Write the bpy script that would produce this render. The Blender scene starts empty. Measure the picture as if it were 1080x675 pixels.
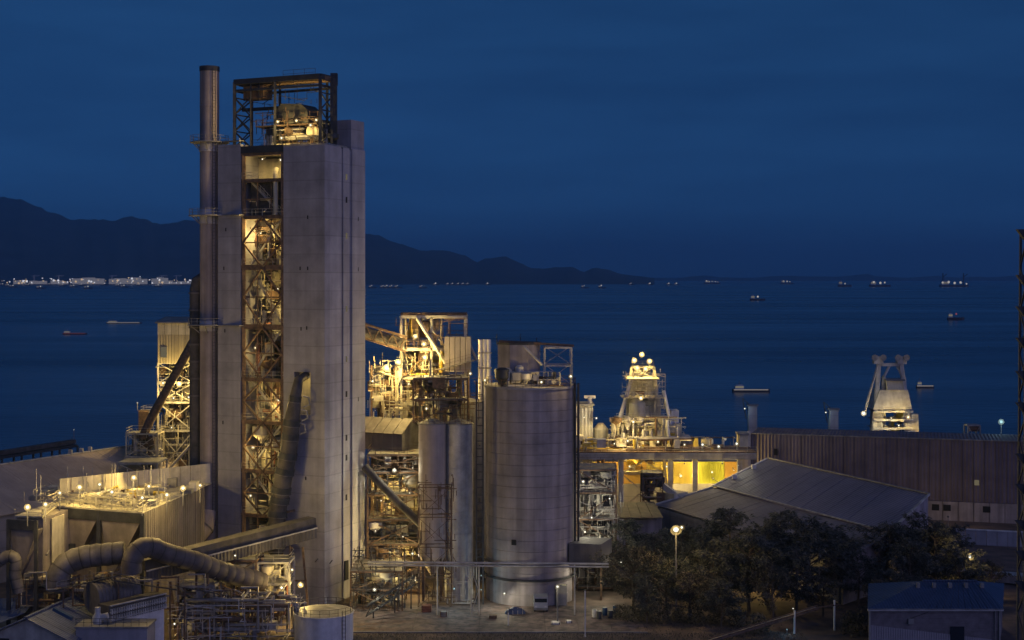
import bpy, math, random
from mathutils import Vector, Matrix

sc = bpy.context.scene
COL = sc.collection
R = math.radians

# ------------------------------------------------------------------ camera
F, HZ, CH = 1484.0, 293.0, 55.0        # focal length and horizon row in photo pixels, eye height in metres
cam_d = bpy.data.cameras.new('camera')
cam = bpy.data.objects.new('camera', cam_d); COL.objects.link(cam)
cam.location = (0, 0, CH); cam.rotation_euler = (R(90), 0, 0)
cam_d.sensor_width = 36.0; cam_d.lens = 36.0 * F / 1080.0
cam_d.shift_y = -(337.5 - HZ) / 1080.0
cam_d.clip_start = 1.0; cam_d.clip_end = 120000.0
sc.camera = cam

# ------------------------------------------------------------------ sky, afterglow, exposure
SUN_EL, SUN_AZ = 14.0, 138.0           # degrees; azimuth clockwise from +Y (the view direction)
w = bpy.data.worlds.new('World'); sc.world = w; w.use_nodes = True
nt = w.node_tree; nt.nodes.clear()
out = nt.nodes.new('ShaderNodeOutputWorld'); bg = nt.nodes.new('ShaderNodeBackground')
sky = nt.nodes.new('ShaderNodeTexSky'); sky.sky_type = 'NISHITA'; sky.sun_disc = False
sky.sun_elevation = R(SUN_EL); sky.sun_rotation = R(SUN_AZ); sky.ozone_density = 3.0; sky.dust_density = 0.6
sky.altitude = 60
# the deep blue of the hour after sunset, with a few darker streaks of thin cloud
bw = nt.nodes.new('ShaderNodeRGBToBW')
pw_ = nt.nodes.new('ShaderNodeMath'); pw_.operation = 'POWER'; pw_.inputs[1].default_value = 0.42
tint = nt.nodes.new('ShaderNodeMix'); tint.data_type = 'RGBA'; tint.blend_type = 'MULTIPLY'; tint.inputs[0].default_value = 1.0
tint.inputs[7].default_value = (0.070, 0.335, 1.0, 1)
tc = nt.nodes.new('ShaderNodeTexCoord'); mp = nt.nodes.new('ShaderNodeMapping')
mp.inputs['Scale'].default_value = (4, 4, 26)
nz = nt.nodes.new('ShaderNodeTexNoise'); nz.inputs['Scale'].default_value = 1.0; nz.inputs['Detail'].default_value = 6.0
nz.inputs['Roughness'].default_value = 0.55
rp = nt.nodes.new('ShaderNodeValToRGB'); rp.color_ramp.elements[0].position = 0.30; rp.color_ramp.elements[1].position = 0.62
rp.color_ramp.elements[0].color = (0.74, 0.76, 0.80, 1); rp.color_ramp.elements[1].color = (1, 1, 1, 1)
cl = nt.nodes.new('ShaderNodeMix'); cl.data_type = 'RGBA'; cl.blend_type = 'MULTIPLY'; cl.inputs[0].default_value = 1.0
L = nt.links.new
L(sky.outputs[0], bw.inputs[0]); L(bw.outputs[0], pw_.inputs[0])
L(pw_.outputs[0], tint.inputs[6]); L(tc.outputs['Generated'], mp.inputs[0]); L(mp.outputs[0], nz.inputs['Vector'])
L(nz.outputs['Fac'], rp.inputs[0]); L(tint.outputs[2], cl.inputs[6]); L(rp.outputs[0], cl.inputs[7])
L(cl.outputs[2], bg.inputs['Color']); bg.inputs['Strength'].default_value = 0.101
L(bg.outputs[0], out.inputs['Surface'])

sun_d = bpy.data.lights.new('sun', 'SUN'); sun_d.energy = 0.72; sun_d.angle = R(80); sun_d.color = (0.62, 0.53, 1.0)
sun = bpy.data.objects.new('sun', sun_d); COL.objects.link(sun)
_d = Vector((math.sin(R(SUN_AZ)) * math.cos(R(SUN_EL)), math.cos(R(SUN_AZ)) * math.cos(R(SUN_EL)), math.sin(R(SUN_EL))))
sun.rotation_euler = _d.to_track_quat('Z', 'Y').to_euler()

vs = sc.view_settings
vs.view_transform = 'Standard'; vs.look = 'None'; vs.gamma = 1.0; vs.exposure = 0.0; vs.use_curve_mapping = False
sc.cycles.use_denoising = True
sc.cycles.max_bounces = 5; sc.cycles.diffuse_bounces = 3; sc.cycles.glossy_bounces = 2
sc.cycles.volume_bounces = 2; sc.cycles.transparent_max_bounces = 6
sc.cycles.sample_clamp_indirect = 1.5
sc.cycles.use_light_tree = True
LAMP_GAIN = 2.9

# ------------------------------------------------------------------ helpers
def W(px, py, Y):                      # the world point seen at a photo pixel at distance Y
    return Vector(((px - 540.0) / F * Y, Y, CH - (py - HZ) / F * Y))
def XY(px, Y): return ((px - 540.0) / F * Y, Y)
def Zat(py, Y): return CH - (py - HZ) / F * Y

def material(name, col, rough=0.75, metal=0.0, var=0.25, scale=0.35, streak=0.0, bump=0.0, rib=None, col2=None, lines=0.0):
    """plain surface with patchy wear; streak = vertical run-off stains; rib = (dx, dy, dz, period) fine corrugation;
    lines = metres between faint horizontal casting joints"""
    m = bpy.data.materials.new(name); m.use_nodes = True
    n = m.node_tree.nodes; l = m.node_tree.links.new
    p = n['Principled BSDF']; p.inputs['Roughness'].default_value = rough; p.inputs['Metallic'].default_value = metal
    p.inputs['Specular IOR Level'].default_value = 0.3
    g = n.new('ShaderNodeNewGeometry')
    t = n.new('ShaderNodeTexNoise'); t.inputs['Scale'].default_value = scale; t.inputs['Detail'].default_value = 7
    t.inputs['Roughness'].default_value = 0.65
    l(g.outputs['Position'], t.inputs['Vector'])
    mr = n.new('ShaderNodeMapRange'); mr.inputs[1].default_value = 0.32; mr.inputs[2].default_value = 0.70
    mr.inputs[3].default_value = 1 - var; mr.inputs[4].default_value = 1 + var
    l(t.outputs['Fac'], mr.inputs[0])
    fac = mr.outputs[0]
    def mul(a, b):
        q = n.new('ShaderNodeMath'); q.operation = 'MULTIPLY'; l(a, q.inputs[0])
        if hasattr(b, 'is_linked'): l(b, q.inputs[1])
        else: q.inputs[1].default_value = b
        return q.outputs[0]
    if streak:
        mp = n.new('ShaderNodeMapping'); mp.inputs['Scale'].default_value = (0.7, 0.7, 0.03)
        t2 = n.new('ShaderNodeTexNoise'); t2.inputs['Scale'].default_value = 1.0; t2.inputs['Detail'].default_value = 5
        l(g.outputs['Position'], mp.inputs[0]); l(mp.outputs[0], t2.inputs['Vector'])
        m2 = n.new('ShaderNodeMapRange'); m2.inputs[1].default_value = 0.35; m2.inputs[2].default_value = 0.65
        m2.inputs[3].default_value = 1 - streak; m2.inputs[4].default_value = 1 + streak * 0.5
        l(t2.outputs['Fac'], m2.inputs[0]); fac = mul(fac, m2.outputs[0])
    hgt = t.outputs['Fac']; bump_d = 0.02
    if lines:
        sx = n.new('ShaderNodeSeparateXYZ'); l(g.outputs['Position'], sx.inputs[0])
        q = n.new('ShaderNodeMath'); q.operation = 'DIVIDE'; q.inputs[1].default_value = lines; l(sx.outputs[2], q.inputs[0])
        fr = n.new('ShaderNodeMath'); fr.operation = 'FRACT'; l(q.outputs[0], fr.inputs[0])
        cm = n.new('ShaderNodeMath'); cm.operation = 'LESS_THAN'; cm.inputs[1].default_value = 0.06; l(fr.outputs[0], cm.inputs[0])
        m3 = n.new('ShaderNodeMapRange'); m3.inputs[3].default_value = 1.0; m3.inputs[4].default_value = 0.84
        l(cm.outputs[0], m3.inputs[0]); fac = mul(fac, m3.outputs[0])
        fl = n.new('ShaderNodeMath'); fl.operation = 'FLOOR'; l(q.outputs[0], fl.inputs[0])
        wn = n.new('ShaderNodeTexWhiteNoise'); wn.noise_dimensions = '1D'; l(fl.outputs[0], wn.inputs['W'])
        m4 = n.new('ShaderNodeMapRange'); m4.inputs[3].default_value = 0.93; m4.inputs[4].default_value = 1.04
        l(wn.outputs['Value'], m4.inputs[0]); fac = mul(fac, m4.outputs[0])
    if rib:
        d = n.new('ShaderNodeVectorMath'); d.operation = 'DOT_PRODUCT'; d.inputs[1].default_value = rib[:3]
        l(g.outputs['Position'], d.inputs[0])
        q = n.new('ShaderNodeMath'); q.operation = 'MULTIPLY'; q.inputs[1].default_value = 2 * math.pi / rib[3]; l(d.outputs['Value'], q.inputs[0])
        s = n.new('ShaderNodeMath'); s.operation = 'SINE'; l(q.outputs[0], s.inputs[0])
        hgt = s.outputs[0]; bump_d = rib[3] * 0.16; bump = bump or 0.8
    mx = n.new('ShaderNodeMix'); mx.data_type = 'RGBA'; mx.blend_type = 'MULTIPLY'; mx.inputs[0].default_value = 1.0
    if col2:
        t3 = n.new('ShaderNodeTexNoise'); t3.inputs['Scale'].default_value = scale * 2.3; t3.inputs['Detail'].default_value = 8
        l(g.outputs['Position'], t3.inputs['Vector'])
        c3 = n.new('ShaderNodeMapRange'); c3.inputs[1].default_value = 0.45; c3.inputs[2].default_value = 0.62; l(t3.outputs['Fac'], c3.inputs[0])
        mc = n.new('ShaderNodeMix'); mc.data_type = 'RGBA'; mc.inputs[6].default_value = (*col, 1); mc.inputs[7].default_value = (*col2, 1)
        l(c3.outputs[0], mc.inputs[0]); l(mc.outputs[2], mx.inputs[6])
    else:
        mx.inputs[6].default_value = (*col, 1)
    cb = n.new('ShaderNodeCombineColor')
    for i in range(3): l(fac, cb.inputs[i])
    l(cb.outputs[0], mx.inputs[7]); l(mx.outputs[2], p.inputs['Base Color'])
    if bump:
        b = n.new('ShaderNodeBump'); b.inputs['Strength'].default_value = bump; b.inputs['Distance'].default_value = bump_d
        l(hgt, b.inputs['Height']); l(b.outputs[0], p.inputs['Normal'])
    return m

def glow(name, col, strength):
    m = bpy.data.materials.new(name); m.use_nodes = True
    p = m.node_tree.nodes['Principled BSDF']
    p.inputs['Base Color'].default_value = (0.0, 0.0, 0.0, 1); p.inputs['Specular IOR Level'].default_value = 0.0
    p.inputs['Emission Color'].default_value = (*col, 1); p.inputs['Emission Strength'].default_value = strength
    m.cycles.emission_sampling = 'NONE'
    return m

M = {}
M['concrete'] = material('concrete', (0.27, 0.26, 0.285), 0.9, var=0.24, scale=0.2, streak=0.14, lines=3.1)
M['concrete_pale'] = material('concrete_pale', (0.32, 0.31, 0.335), 0.9, var=0.2, scale=0.2, streak=0.14, lines=3.1)
M['silo'] = material('silo_concrete', (0.27, 0.24, 0.25), 0.9, var=0.26, scale=0.2, streak=0.3)
M['dark_steel'] = material('dark_steel', (0.045, 0.045, 0.05), 0.6, 0.2, var=0.35, scale=0.8)
M['rust_steel'] = material('rust_steel', (0.16, 0.10, 0.065), 0.8, 0.1, var=0.4, scale=0.9, col2=(0.10, 0.07, 0.05))
M['grey_steel'] = material('grey_steel', (0.24, 0.23, 0.22), 0.6, 0.3, var=0.3, scale=0.7, streak=0.25)
M['pale_steel'] = material('pale_steel', (0.42, 0.40, 0.36), 0.6, 0.1, var=0.25, scale=0.6, streak=0.25)
M['cream'] = material('cream_paint', (0.52, 0.47, 0.34), 0.7, var=0.22, scale=0.5, streak=0.25)
M['yellow'] = material('yellow_paint', (0.50, 0.36, 0.06), 0.6, var=0.25, scale=0.6, streak=0.3)
M['duct'] = material('duct_lagging', (0.14, 0.125, 0.12), 0.65, 0.2, var=0.35, scale=0.5, streak=0.2)
M['duct_dark'] = material('duct_dark', (0.085, 0.075, 0.07), 0.7, 0.2, var=0.45, scale=0.5, streak=0.2)
M['stack'] = material('stack_paint', (0.30, 0.25, 0.23), 0.7, 0.1, var=0.2, scale=0.3, streak=0.35)
M['band'] = material('band_paint', (0.50, 0.47, 0.46), 0.7, var=0.15, scale=0.5, streak=0.2)
M['black'] = material('opening_shade', (0.015, 0.015, 0.018), 0.9, var=0.1)  # shade inside openings put into a near black colour
M['housing'] = material('lamp_housing', (0.12, 0.12, 0.12), 0.5, 0.5, var=0.2, scale=3)
M['brick_red'] = material('red_oxide', (0.22, 0.09, 0.06), 0.8, var=0.3, scale=0.7)
M['white'] = material('white_paint', (0.62, 0.60, 0.57), 0.6, var=0.15, scale=0.8, streak=0.2)
M['blue_roof'] = material('blue_sheet', (0.035, 0.075, 0.15), 0.55, 0.1, var=0.25, scale=0.4, streak=0.1)
M['reflector'] = material('reflector', (0.13, 0.12, 0.10), 0.7, var=0.1)
M['lens_white'] = glow('lens_white', (1.0, 0.97, 0.84), 1.6)
M['lens_warm'] = glow('lens_warm', (1.0, 0.86, 0.5), 0.24)
M['lens_cyan'] = glow('lens_cyan', (0.55, 0.95, 1.0), 0.9)
M['lens_red'] = glow('lens_red', (1.0, 0.25, 0.35), 0.2)
M['window_lit'] = glow('window_lit', (1.0, 0.85, 0.55), 0.12)
M['glass'] = material('dark_glass', (0.02, 0.025, 0.035), 0.15, var=0.1)
M['rubber'] = material('tyre_rubber', (0.02, 0.02, 0.02), 0.9, var=0.1)

class MB:
    """collects vertices and faces for one mesh"""
    def __init__(s): s.v, s.f = [], []
    def add(s, v, f):
        o = len(s.v); s.v += [tuple(x) for x in v]; s.f += [tuple(i + o for i in q) for q in f]; return s
    def box(s, a, b):
        x0, y0, z0 = a; x1, y1, z1 = b
        return s.hexa([(x0, y0), (x1, y0), (x1, y1), (x0, y1)], z0, z1)
    def hexa(s, quad, z0, z1):
        return s.prism(quad, z0, z1)
    def prism(s, poly, z0, z1):
        n = len(poly)
        zt = z1 if isinstance(z1, (list, tuple)) else [z1] * n
        v = [(x, y, z0) for x, y in poly] + [(x, y, zt[i]) for i, (x, y) in enumerate(poly)]
        f = [tuple(range(n))[::-1], tuple(range(n, 2 * n))] + [(i, (i + 1) % n, n + (i + 1) % n, n + i) for i in range(n)]
        return s.add(v, f)
    def beam(s, p, q, wd=0.2, h=None):
        p, q = Vector(p), Vector(q); h = h or wd; d = (q - p).normalized()
        up = Vector((0, 0, 1)) if abs(d.z) < 0.95 else Vector((0, 1, 0))
        a = d.cross(up).normalized() * wd / 2; b = a.cross(d).normalized() * h / 2
        v = [p - a - b, p + a - b, p + a + b, p - a + b, q - a - b, q + a - b, q + a + b, q - a + b]
        return s.add(v, [(3, 2, 1, 0), (4, 5, 6, 7), (0, 1, 5, 4), (1, 2, 6, 5), (2, 3, 7, 6), (3, 0, 4, 7)])
    def tube(s, pts, rad, n=10, caps=True, tan=None):
        pts = [Vector(p) for p in pts]; rad = rad if isinstance(rad, (list, tuple)) else [rad] * len(pts)
        prev = None; v = []
        for i, p in enumerate(pts):
            d = tan[i] if tan else (pts[min(i + 1, len(pts) - 1)] - pts[max(i - 1, 0)]).normalized()
            if prev is None:
                up = Vector((0, 0, 1)) if abs(d.z) < 0.9 else Vector((0, 1, 0)); a = d.cross(up).normalized()
            else:
                a = (prev - d * prev.dot(d)).normalized()
            prev = a; b = d.cross(a)
            for k in range(n):
                t = 2 * math.pi * k / n; v.append(p + (a * math.cos(t) + b * math.sin(t)) * rad[i])
        f = [(i * n + k, i * n + (k + 1) % n, (i + 1) * n + (k + 1) % n, (i + 1) * n + k) for i in range(len(pts) - 1) for k in range(n)]
        if caps: f += [tuple(range(n))[::-1], tuple(range((len(pts) - 1) * n, len(pts) * n))]
        return s.add(v, f)
    def lathe(s, c, prof, n=24, caps=True):
        v = [(c[0] + r * math.cos(2 * math.pi * k / n), c[1] + r * math.sin(2 * math.pi * k / n), c[2] + z) for r, z in prof for k in range(n)]
        m = len(prof)
        f = [(i * n + k, i * n + (k + 1) % n, (i + 1) * n + (k + 1) % n, (i + 1) * n + k) for i in range(m - 1) for k in range(n)]
        if caps: f += [tuple(range(n))[::-1], tuple(range((m - 1) * n, m * n))]
        return s.add(v, f)
    def slab(s, a, b, c, d, th):
        a, b, c, d = map(Vector, (a, b, c, d)); nrm = (b - a).cross(d - a).normalized() * th
        lo = [a - nrm, b - nrm, c - nrm, d - nrm]
        return s.add([a, b, c, d] + lo, [(0, 1, 2, 3), (7, 6, 5, 4), (0, 4, 5, 1), (1, 5, 6, 2), (2, 6, 7, 3), (3, 7, 4, 0)])

def set_smooth(me, on):
    if on and len(me.polygons):
        me.polygons.foreach_set('use_smooth', [True] * len(me.polygons))
        try: me.set_sharp_from_angle(angle=R(40))
        except Exception: pass

class Thing:
    """one top-level object: an Empty at the base with its parts as children (coordinates given in world space)"""
    def __init__(s, name, label, cat, base, group=None, kind=None):
        s.o = bpy.data.objects.new(name, None); COL.objects.link(s.o)
        s.b = Vector(base); s.o.location = s.b; s.o.empty_display_size = 0.5
        s.o['label'] = label; s.o['category'] = cat
        if group: s.o['group'] = group
        if kind: s.o['kind'] = kind
    def part(s, name, mb, mat, parent=None, smooth=False, label=None):
        me = bpy.data.meshes.new(name)
        me.from_pydata([tuple(Vector(v) - s.b) for v in mb.v], [], mb.f); me.update()
        me.materials.append(mat); set_smooth(me, smooth)
        o = bpy.data.objects.new(name, me); COL.objects.link(o); o.parent = parent or s.o
        if label: o['label'] = label
        return o
    def place(s, name, me, mat, matrix, parent=None):
        o = bpy.data.objects.new(name, me); COL.objects.link(o)
        o.parent = parent or s.o; o.matrix_basis = Matrix.Translation(-s.b) @ matrix
        o.material_slots[0].link = 'OBJECT'; o.material_slots[0].material = mat
        return o
    def bar(s, name, p, q, wd, mat, h=None, parent=None):          # a straight square member sharing one mesh
        return s.place(name, UBOX, mat, stretch(p, q, wd, h or wd), parent)
    def rod(s, name, p, q, r, mat, parent=None):                   # a straight round member sharing one mesh
        return s.place(name, UCYL, mat, stretch(p, q, r, r), parent)
    def block(s, name, a, b, mat, parent=None):
        a, b = Vector(a), Vector(b); c = (a + b) / 2; d = b - a
        m = Matrix.Translation(c - Vector((0, 0, d.z / 2))) @ Matrix.Diagonal((d.x, d.y, d.z, 1))
        return s.place(name, UBOX, mat, m, parent)

def stretch(p, q, a, b):
    p, q = Vector(p), Vector(q); d = q - p; L_ = d.length; d.normalize()
    up = Vector((0, 0, 1)) if abs(d.z) < 0.95 else Vector((0, 1, 0))
    x = d.cross(up).normalized(); y = d.cross(x)
    m = Matrix((x * a, y * b, d * L_)).transposed().to_4x4(); m.translation = p
    return m
def shared(name, mb, smooth=False):
    me = bpy.data.meshes.new(name); me.from_pydata(mb.v, [], mb.f); me.update(); me.materials.append(None); set_smooth(me, smooth)
    return me
UBOX = shared('square_member', MB().box((-.5, -.5, 0), (.5, .5, 1)))
UCYL = shared('round_member', MB().lathe((0, 0, 0), [(1, 0), (1, 1)], 12), True)

def solo(name, mb, mat, label, cat, group=None, kind=None, smooth=False, base=None):
    """a thing or a piece of the setting that is one mesh"""
    b = Vector(base) if base is not None else Vector((0, 0, 0))
    me = bpy.data.meshes.new(name); me.from_pydata([tuple(Vector(v) - b) for v in mb.v], [], mb.f); me.update()
    me.materials.append(mat); set_smooth(me, smooth)
    o = bpy.data.objects.new(name, me); COL.objects.link(o); o.location = b
    if label: o['label'] = label
    if cat: o['category'] = cat
    if group: o['group'] = group
    if kind: o['kind'] = kind
    return o

ORD = ['first', 'second', 'third', 'fourth', 'fifth', 'sixth', 'seventh', 'eighth', 'ninth', 'tenth', 'eleventh', 'twelfth', 'thirteenth', 'fourteenth']

SOD, WHT, CYA = (1.0, 0.70, 0.22), (1.0, 0.91, 0.62), (0.55, 0.9, 1.0)
HOUS = shared('flood_housing', MB().lathe((0, 0, -.02), [(0.14, 0), (0.40, 0.16), (0.56, 0.44), (0.62, 0.60), (0.60, 0.60), (0.52, 0.44)], 14), True)
BOWL = shared('flood_reflector', MB().lathe((0, 0, 0.02), [(0.10, 0.14), (0.36, 0.20), (0.50, 0.42), (0.595, 0.58)], 14, caps=False), True)  # bowl added to give the lens a soft halo
DOME = shared('flood_lens', MB().lathe((0, 0, 0), [(0.10, 0), (0.24, 0.08), (0.30, 0.20), (0.25, 0.33), (0.08, 0.42)], 12), True)
def lamp(p, power, label, group=None, size=1.0, col=SOD, lens='lens_white', post=0.0, aim=None, arm=None, name='floodlight', cat='floodlight'):
    """floodlight: optional post and arm, bell housing, glass lens and its own light just ahead of the lens"""
    p = Vector(p); size *= 0.62
    base = Vector(arm) if arm is not None else p - Vector((0, 0, post))
    t = Thing(name, label, cat, base, group)
    d = Vector(aim if aim is not None else (-p.x * 0.9, -p.y, (CH - p.z) * 0.5 - 25)).normalized()
    rot = d.to_track_quat('Z', 'Y').to_matrix().to_4x4()
    S = Matrix.Scale(size, 4)
    if arm is not None: t.bar('bracket', base, p - d * 0.1 * size, 0.12, M['grey_steel'])
    elif post: t.rod('post', base, p - d * 0.1 * size, 0.07 if post < 4 else 0.11, M['grey_steel'])
    else: t.bar('bracket', p - Vector((0, 0, 0.7 * size)), p - d * 0.1 * size, 0.12, M['grey_steel'])
    t.place('housing', HOUS, M['housing'], Matrix.Translation(p - d * 0.5 * size) @ rot @ S)
    t.place('reflector', BOWL, M['reflector'], Matrix.Translation(p - d * 0.5 * size) @ rot @ S)
    t.place('lens', DOME, M[lens], Matrix.Translation(p - d * 0.32 * size) @ rot @ S)
    if power:
        ld = bpy.data.lights.new('lamp_light', 'POINT'); ld.energy = power * LAMP_GAIN; ld.color = col; ld.shadow_soft_size = 0.25 * size
        ld.use_nodes = True; ln_ = ld.node_tree.nodes; em = ln_['Emission']; fo = ln_.new('ShaderNodeLightFalloff')
        fo.inputs['Strength'].default_value = 1.0; fo.inputs['Smooth'].default_value = 9.0; ld.node_tree.links.new(fo.outputs['Quadratic'], em.inputs['Strength'])
        o = bpy.data.objects.new('lamp_light', ld); COL.objects.link(o); o.parent = t.o; o.location = p + d * (0.75 * size) - base
    return t

def railing(t, pts, h=1.1, mat=None, step=2.0, parent=None, r=0.05):
    mb = MB()
    for a, b in zip(pts[:-1], pts[1:]):
        a, b = Vector(a), Vector(b); n = max(1, int((b - a).length / step))
        for k in range(n + 1):
            q = a.lerp(b, k / n); mb.beam(q, q + Vector((0, 0, h)), r)
        for z in (h, h * 0.5): mb.beam(a + Vector((0, 0, z)), b + Vector((0, 0, z)), r)
    return t.part('railing', mb, mat or M['grey_steel'], parent)

def ladder(t, p, z1, dx=(0.5, 0, 0), mat=None, cage=True):
    p = Vector(p); d = Vector(dx); mb = MB(); z = p.z
    top = Vector((p.x, p.y, z1))
    mb.beam(p, top, 0.09); mb.beam(p + d, top + d, 0.09)
    while z < z1:
        mb.beam((p.x, p.y, z), (p.x + d.x, p.y + d.y, z), 0.05); z += 0.6
    t.part('ladder', mb, mat or M['dark_steel'])

def frame_bay(t, O, ux, uy, zs, mat, wd=0.35, brace='x', sides='fblr', decks=True, rails=True, base_levels=True, bw=None, deck_mat=None):
    """open steel tower: columns, floor beams, braces, decks and railings, each a member of its own"""
    O = Vector((O[0], O[1])); ux = Vector(ux); uy = Vector(uy)
    C = [O, O + ux, O + ux + uy, O + uy]
    P = lambda c, z: Vector((c.x, c.y, z))
    for c in C: t.bar('column', P(c, zs[0]), P(c, zs[-1]), wd, mat)
    pairs = {'f': (0, 1), 'r': (1, 2), 'b': (2, 3), 'l': (3, 0)}
    bw = bw or wd * 0.55
    for i, z in enumerate(zs):
        if i == 0 and not base_levels: continue
        for s_ in 'frbl':
            a, b = pairs[s_]
            if i > 0: t.bar('beam', P(C[a], z), P(C[b], z), wd * 0.8, mat, wd)
        if decks and 0 < i:
            t.part('deck', MB().prism([tuple(c) for c in C], z + wd * 0.52, z + wd * 0.52 + 0.1), deck_mat or M['grey_steel'])
            if rails: railing(t, [P(c, z + wd * 0.6) for c in C + C[:1]], mat=mat)
        if i < len(zs) - 1:
            z2 = zs[i + 1]
            for s_ in sides:
                a, b = pairs[s_]
                if brace == 'x':
                    t.bar('brace', P(C[a], z), P(C[b], z2), bw, mat); t.bar('brace', P(C[b], z), P(C[a], z2), bw, mat)
                elif brace == 'd':
                    m0, m1 = P((C[a] + C[b]) / 2, z), P((C[a] + C[b]) / 2, z2); zm = (z + z2) / 2
                    for c in (a, b): t.bar('brace', m0, P(C[c], zm), bw, mat); t.bar('brace', P(C[c], zm), m1, bw, mat)
                elif brace == 'k':
                    m1 = P((C[a] + C[b]) / 2, z2)
                    for c in (a, b): t.bar('brace', P(C[c], z), m1, bw, mat)
                elif brace == 's':
                    if i % 2: a, b = b, a
                    t.bar('brace', P(C[a], z), P(C[b], z2), bw, mat)

def clutter(t, O, ux, uy, z0, z1, n_pipe, n_vessel, n_box, seed, mats):
    """process plant between the floors: bent pipes, vessels with cones, cabinets"""
    rn = random.Random(seed); O = Vector((O[0], O[1])); ux = Vector(ux); uy = Vector(uy)
    def pt(z=None):
        q = O + ux * rn.uniform(.06, .94) + uy * rn.uniform(.06, .94)
        return Vector((q.x, q.y, rn.uniform(z0, z1) if z is None else z))
    for _ in range(n_pipe):
        a = pt(); path = [a]; cur = a.copy()
        for _k in range(rn.randint(2, 4)):
            ax = rn.choice('uvzz')
            if ax == 'z': cur = Vector((cur.x, cur.y, max(z0, min(z1, cur.z + rn.choice((-1, 1)) * rn.uniform(1.5, 6)))))
            else:
                q = pt(cur.z); e = (ux if ax == 'u' else uy).normalized(); dl = (Vector((q.x, q.y)) - Vector((cur.x, cur.y))).dot(e)
                cur = cur + Vector((e.x, e.y, 0)) * dl
            if (cur - path[-1]).length > 0.6: path.append(cur.copy())
        if len(path) < 2: path.append(path[0] + Vector((0, 0, 3)))
        t.part('pipe', MB().tube(path, rn.choice((0.09, 0.13, 0.2, 0.3, 0.42)), 8), rn.choice(mats), smooth=True)
    for _ in range(n_vessel):
        c = pt(); r = rn.uniform(0.7, 1.6); h = rn.uniform(1.6, 4.0)
        c.z = min(c.z, z1 - h)
        t.part('vessel', MB().lathe((c.x, c.y, max(c.z, z0)), [(r * .18, 0), (r * .22, h * .1), (r, h * .45), (r, h * .9), (r * .5, h)], 14), rn.choice(mats), smooth=True)
    for _ in range(n_box):
        c = pt(); a = Vector((rn.uniform(.8, 2.2), rn.uniform(.8, 2), rn.uniform(.8, 2.2)))
        c.z = max(z0, min(c.z, z1 - a.z))
        t.block('cabinet', c - Vector((a.x / 2, a.y / 2, 0)), c + Vector((a.x / 2, a.y / 2, a.z)), rn.choice(mats))

def clad(t, name, a, b, c, d, n, mat, th=0.12, jitter=0.0, gap=0.02, seed=1):
    """a wall or roof plane a-b-c-d cut into n sheets along a-b, each sheet an object"""
    a, b, c, d = map(Vector, (a, b, c, d)); rn = random.Random(seed)
    nrm = (b - a).cross(d - a).normalized()
    for k in range(n):
        f0, f1 = k / n + gap / n, (k + 1) / n - gap / n; o = nrm * rn.uniform(-jitter, jitter)
        t.part(name, MB().slab(a.lerp(b, f0) + o, a.lerp(b, f1) + o, d.lerp(c, f1) + o, d.lerp(c, f0) + o, th), mat)

def ribs_along(p, q, path_r, n, mat, t, parent=None, w_=0.25):
    """collars round a straight duct run"""
    p, q = Vector(p), Vector(q); d = (q - p).normalized()
    for k in range(n):
        c = p.lerp(q, (k + 0.5) / n); t.rod('collar', c - d * w_ / 2, c + d * w_ / 2, path_r * 1.07, mat, parent)

def conduits(t, O, ux, uy, z0, z1, n, seed, mat, w0=.07, w1=.15):
    """a tangle of thin conduit, cable tray edges and hangers too fine to pick apart"""
    rn = random.Random(seed); O = Vector((O[0], O[1])); ux = Vector(ux); uy = Vector(uy); mb = MB()
    for _ in range(n):
        q = O + ux * rn.random() + uy * rn.random() * .6; z = rn.uniform(z0, z1); w_ = rn.uniform(w0, w1); r_ = rn.random()
        if r_ < .45: p2 = Vector((q.x, q.y, max(z0, min(z1, z + rn.choice((-1, 1)) * rn.uniform(1.2, 4)))))
        else:
            e = ux * rn.uniform(-.6, .6) if r_ < .8 else uy * rn.uniform(-.5, .5); q2 = q + e; fu, fv = (q2 - O).dot(ux) / ux.dot(ux), (q2 - O).dot(uy) / uy.dot(uy)
            q2 = O + ux * max(0, min(1, fu)) + uy * max(0, min(1, fv))
            p2 = Vector((q2.x, q2.y, z if rn.random() < .75 else max(z0, min(z1, z + rn.uniform(-2, 2)))))
        mb.beam((q.x, q.y, z), p2 if (p2 - Vector((q.x, q.y, z))).length > .3 else (q.x, q.y, z + .8), w_)
    o = t.part('conduit_run', mb, mat); o['kind'] = 'stuff'; return o
# ================================================================== the setting
m_ground = material('ground_dirt', (0.12, 0.088, 0.075), 0.95, var=0.45, scale=0.12, col2=(0.075, 0.06, 0.056), bump=0.4)
m_yard = material('yard_concrete', (0.155, 0.115, 0.105), 0.8, var=0.5, scale=0.35, col2=(0.075, 0.06, 0.06))
m_quay = material('quay_concrete', (0.22, 0.21, 0.2), 0.9, var=0.3, scale=0.2)
solo('ground', MB().prism([(-600, -300), (600, -300), (600, 372), (120, 372), (120, 366), (-600, 366)], -6.0, 0.0), m_ground,
     'brown bare earth of the plant site', None, kind='structure')
solo('quay', MB().prism([(-600, 366.2), (119.8, 366.2), (119.8, 372.2), (600, 372.2), (600, 384), (-600, 384)], -6.5, 0.6), m_quay,
     'grey concrete quay at the edge of the sea', None, kind='structure')
rn = random.Random(4)
yard = bpy.data.objects.new('yard', None); COL.objects.link(yard); yard['kind'] = 'structure'; yard['label'] = 'reddish concrete yard in front of the silos'
yard.location = (0, 226, 0)
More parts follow.
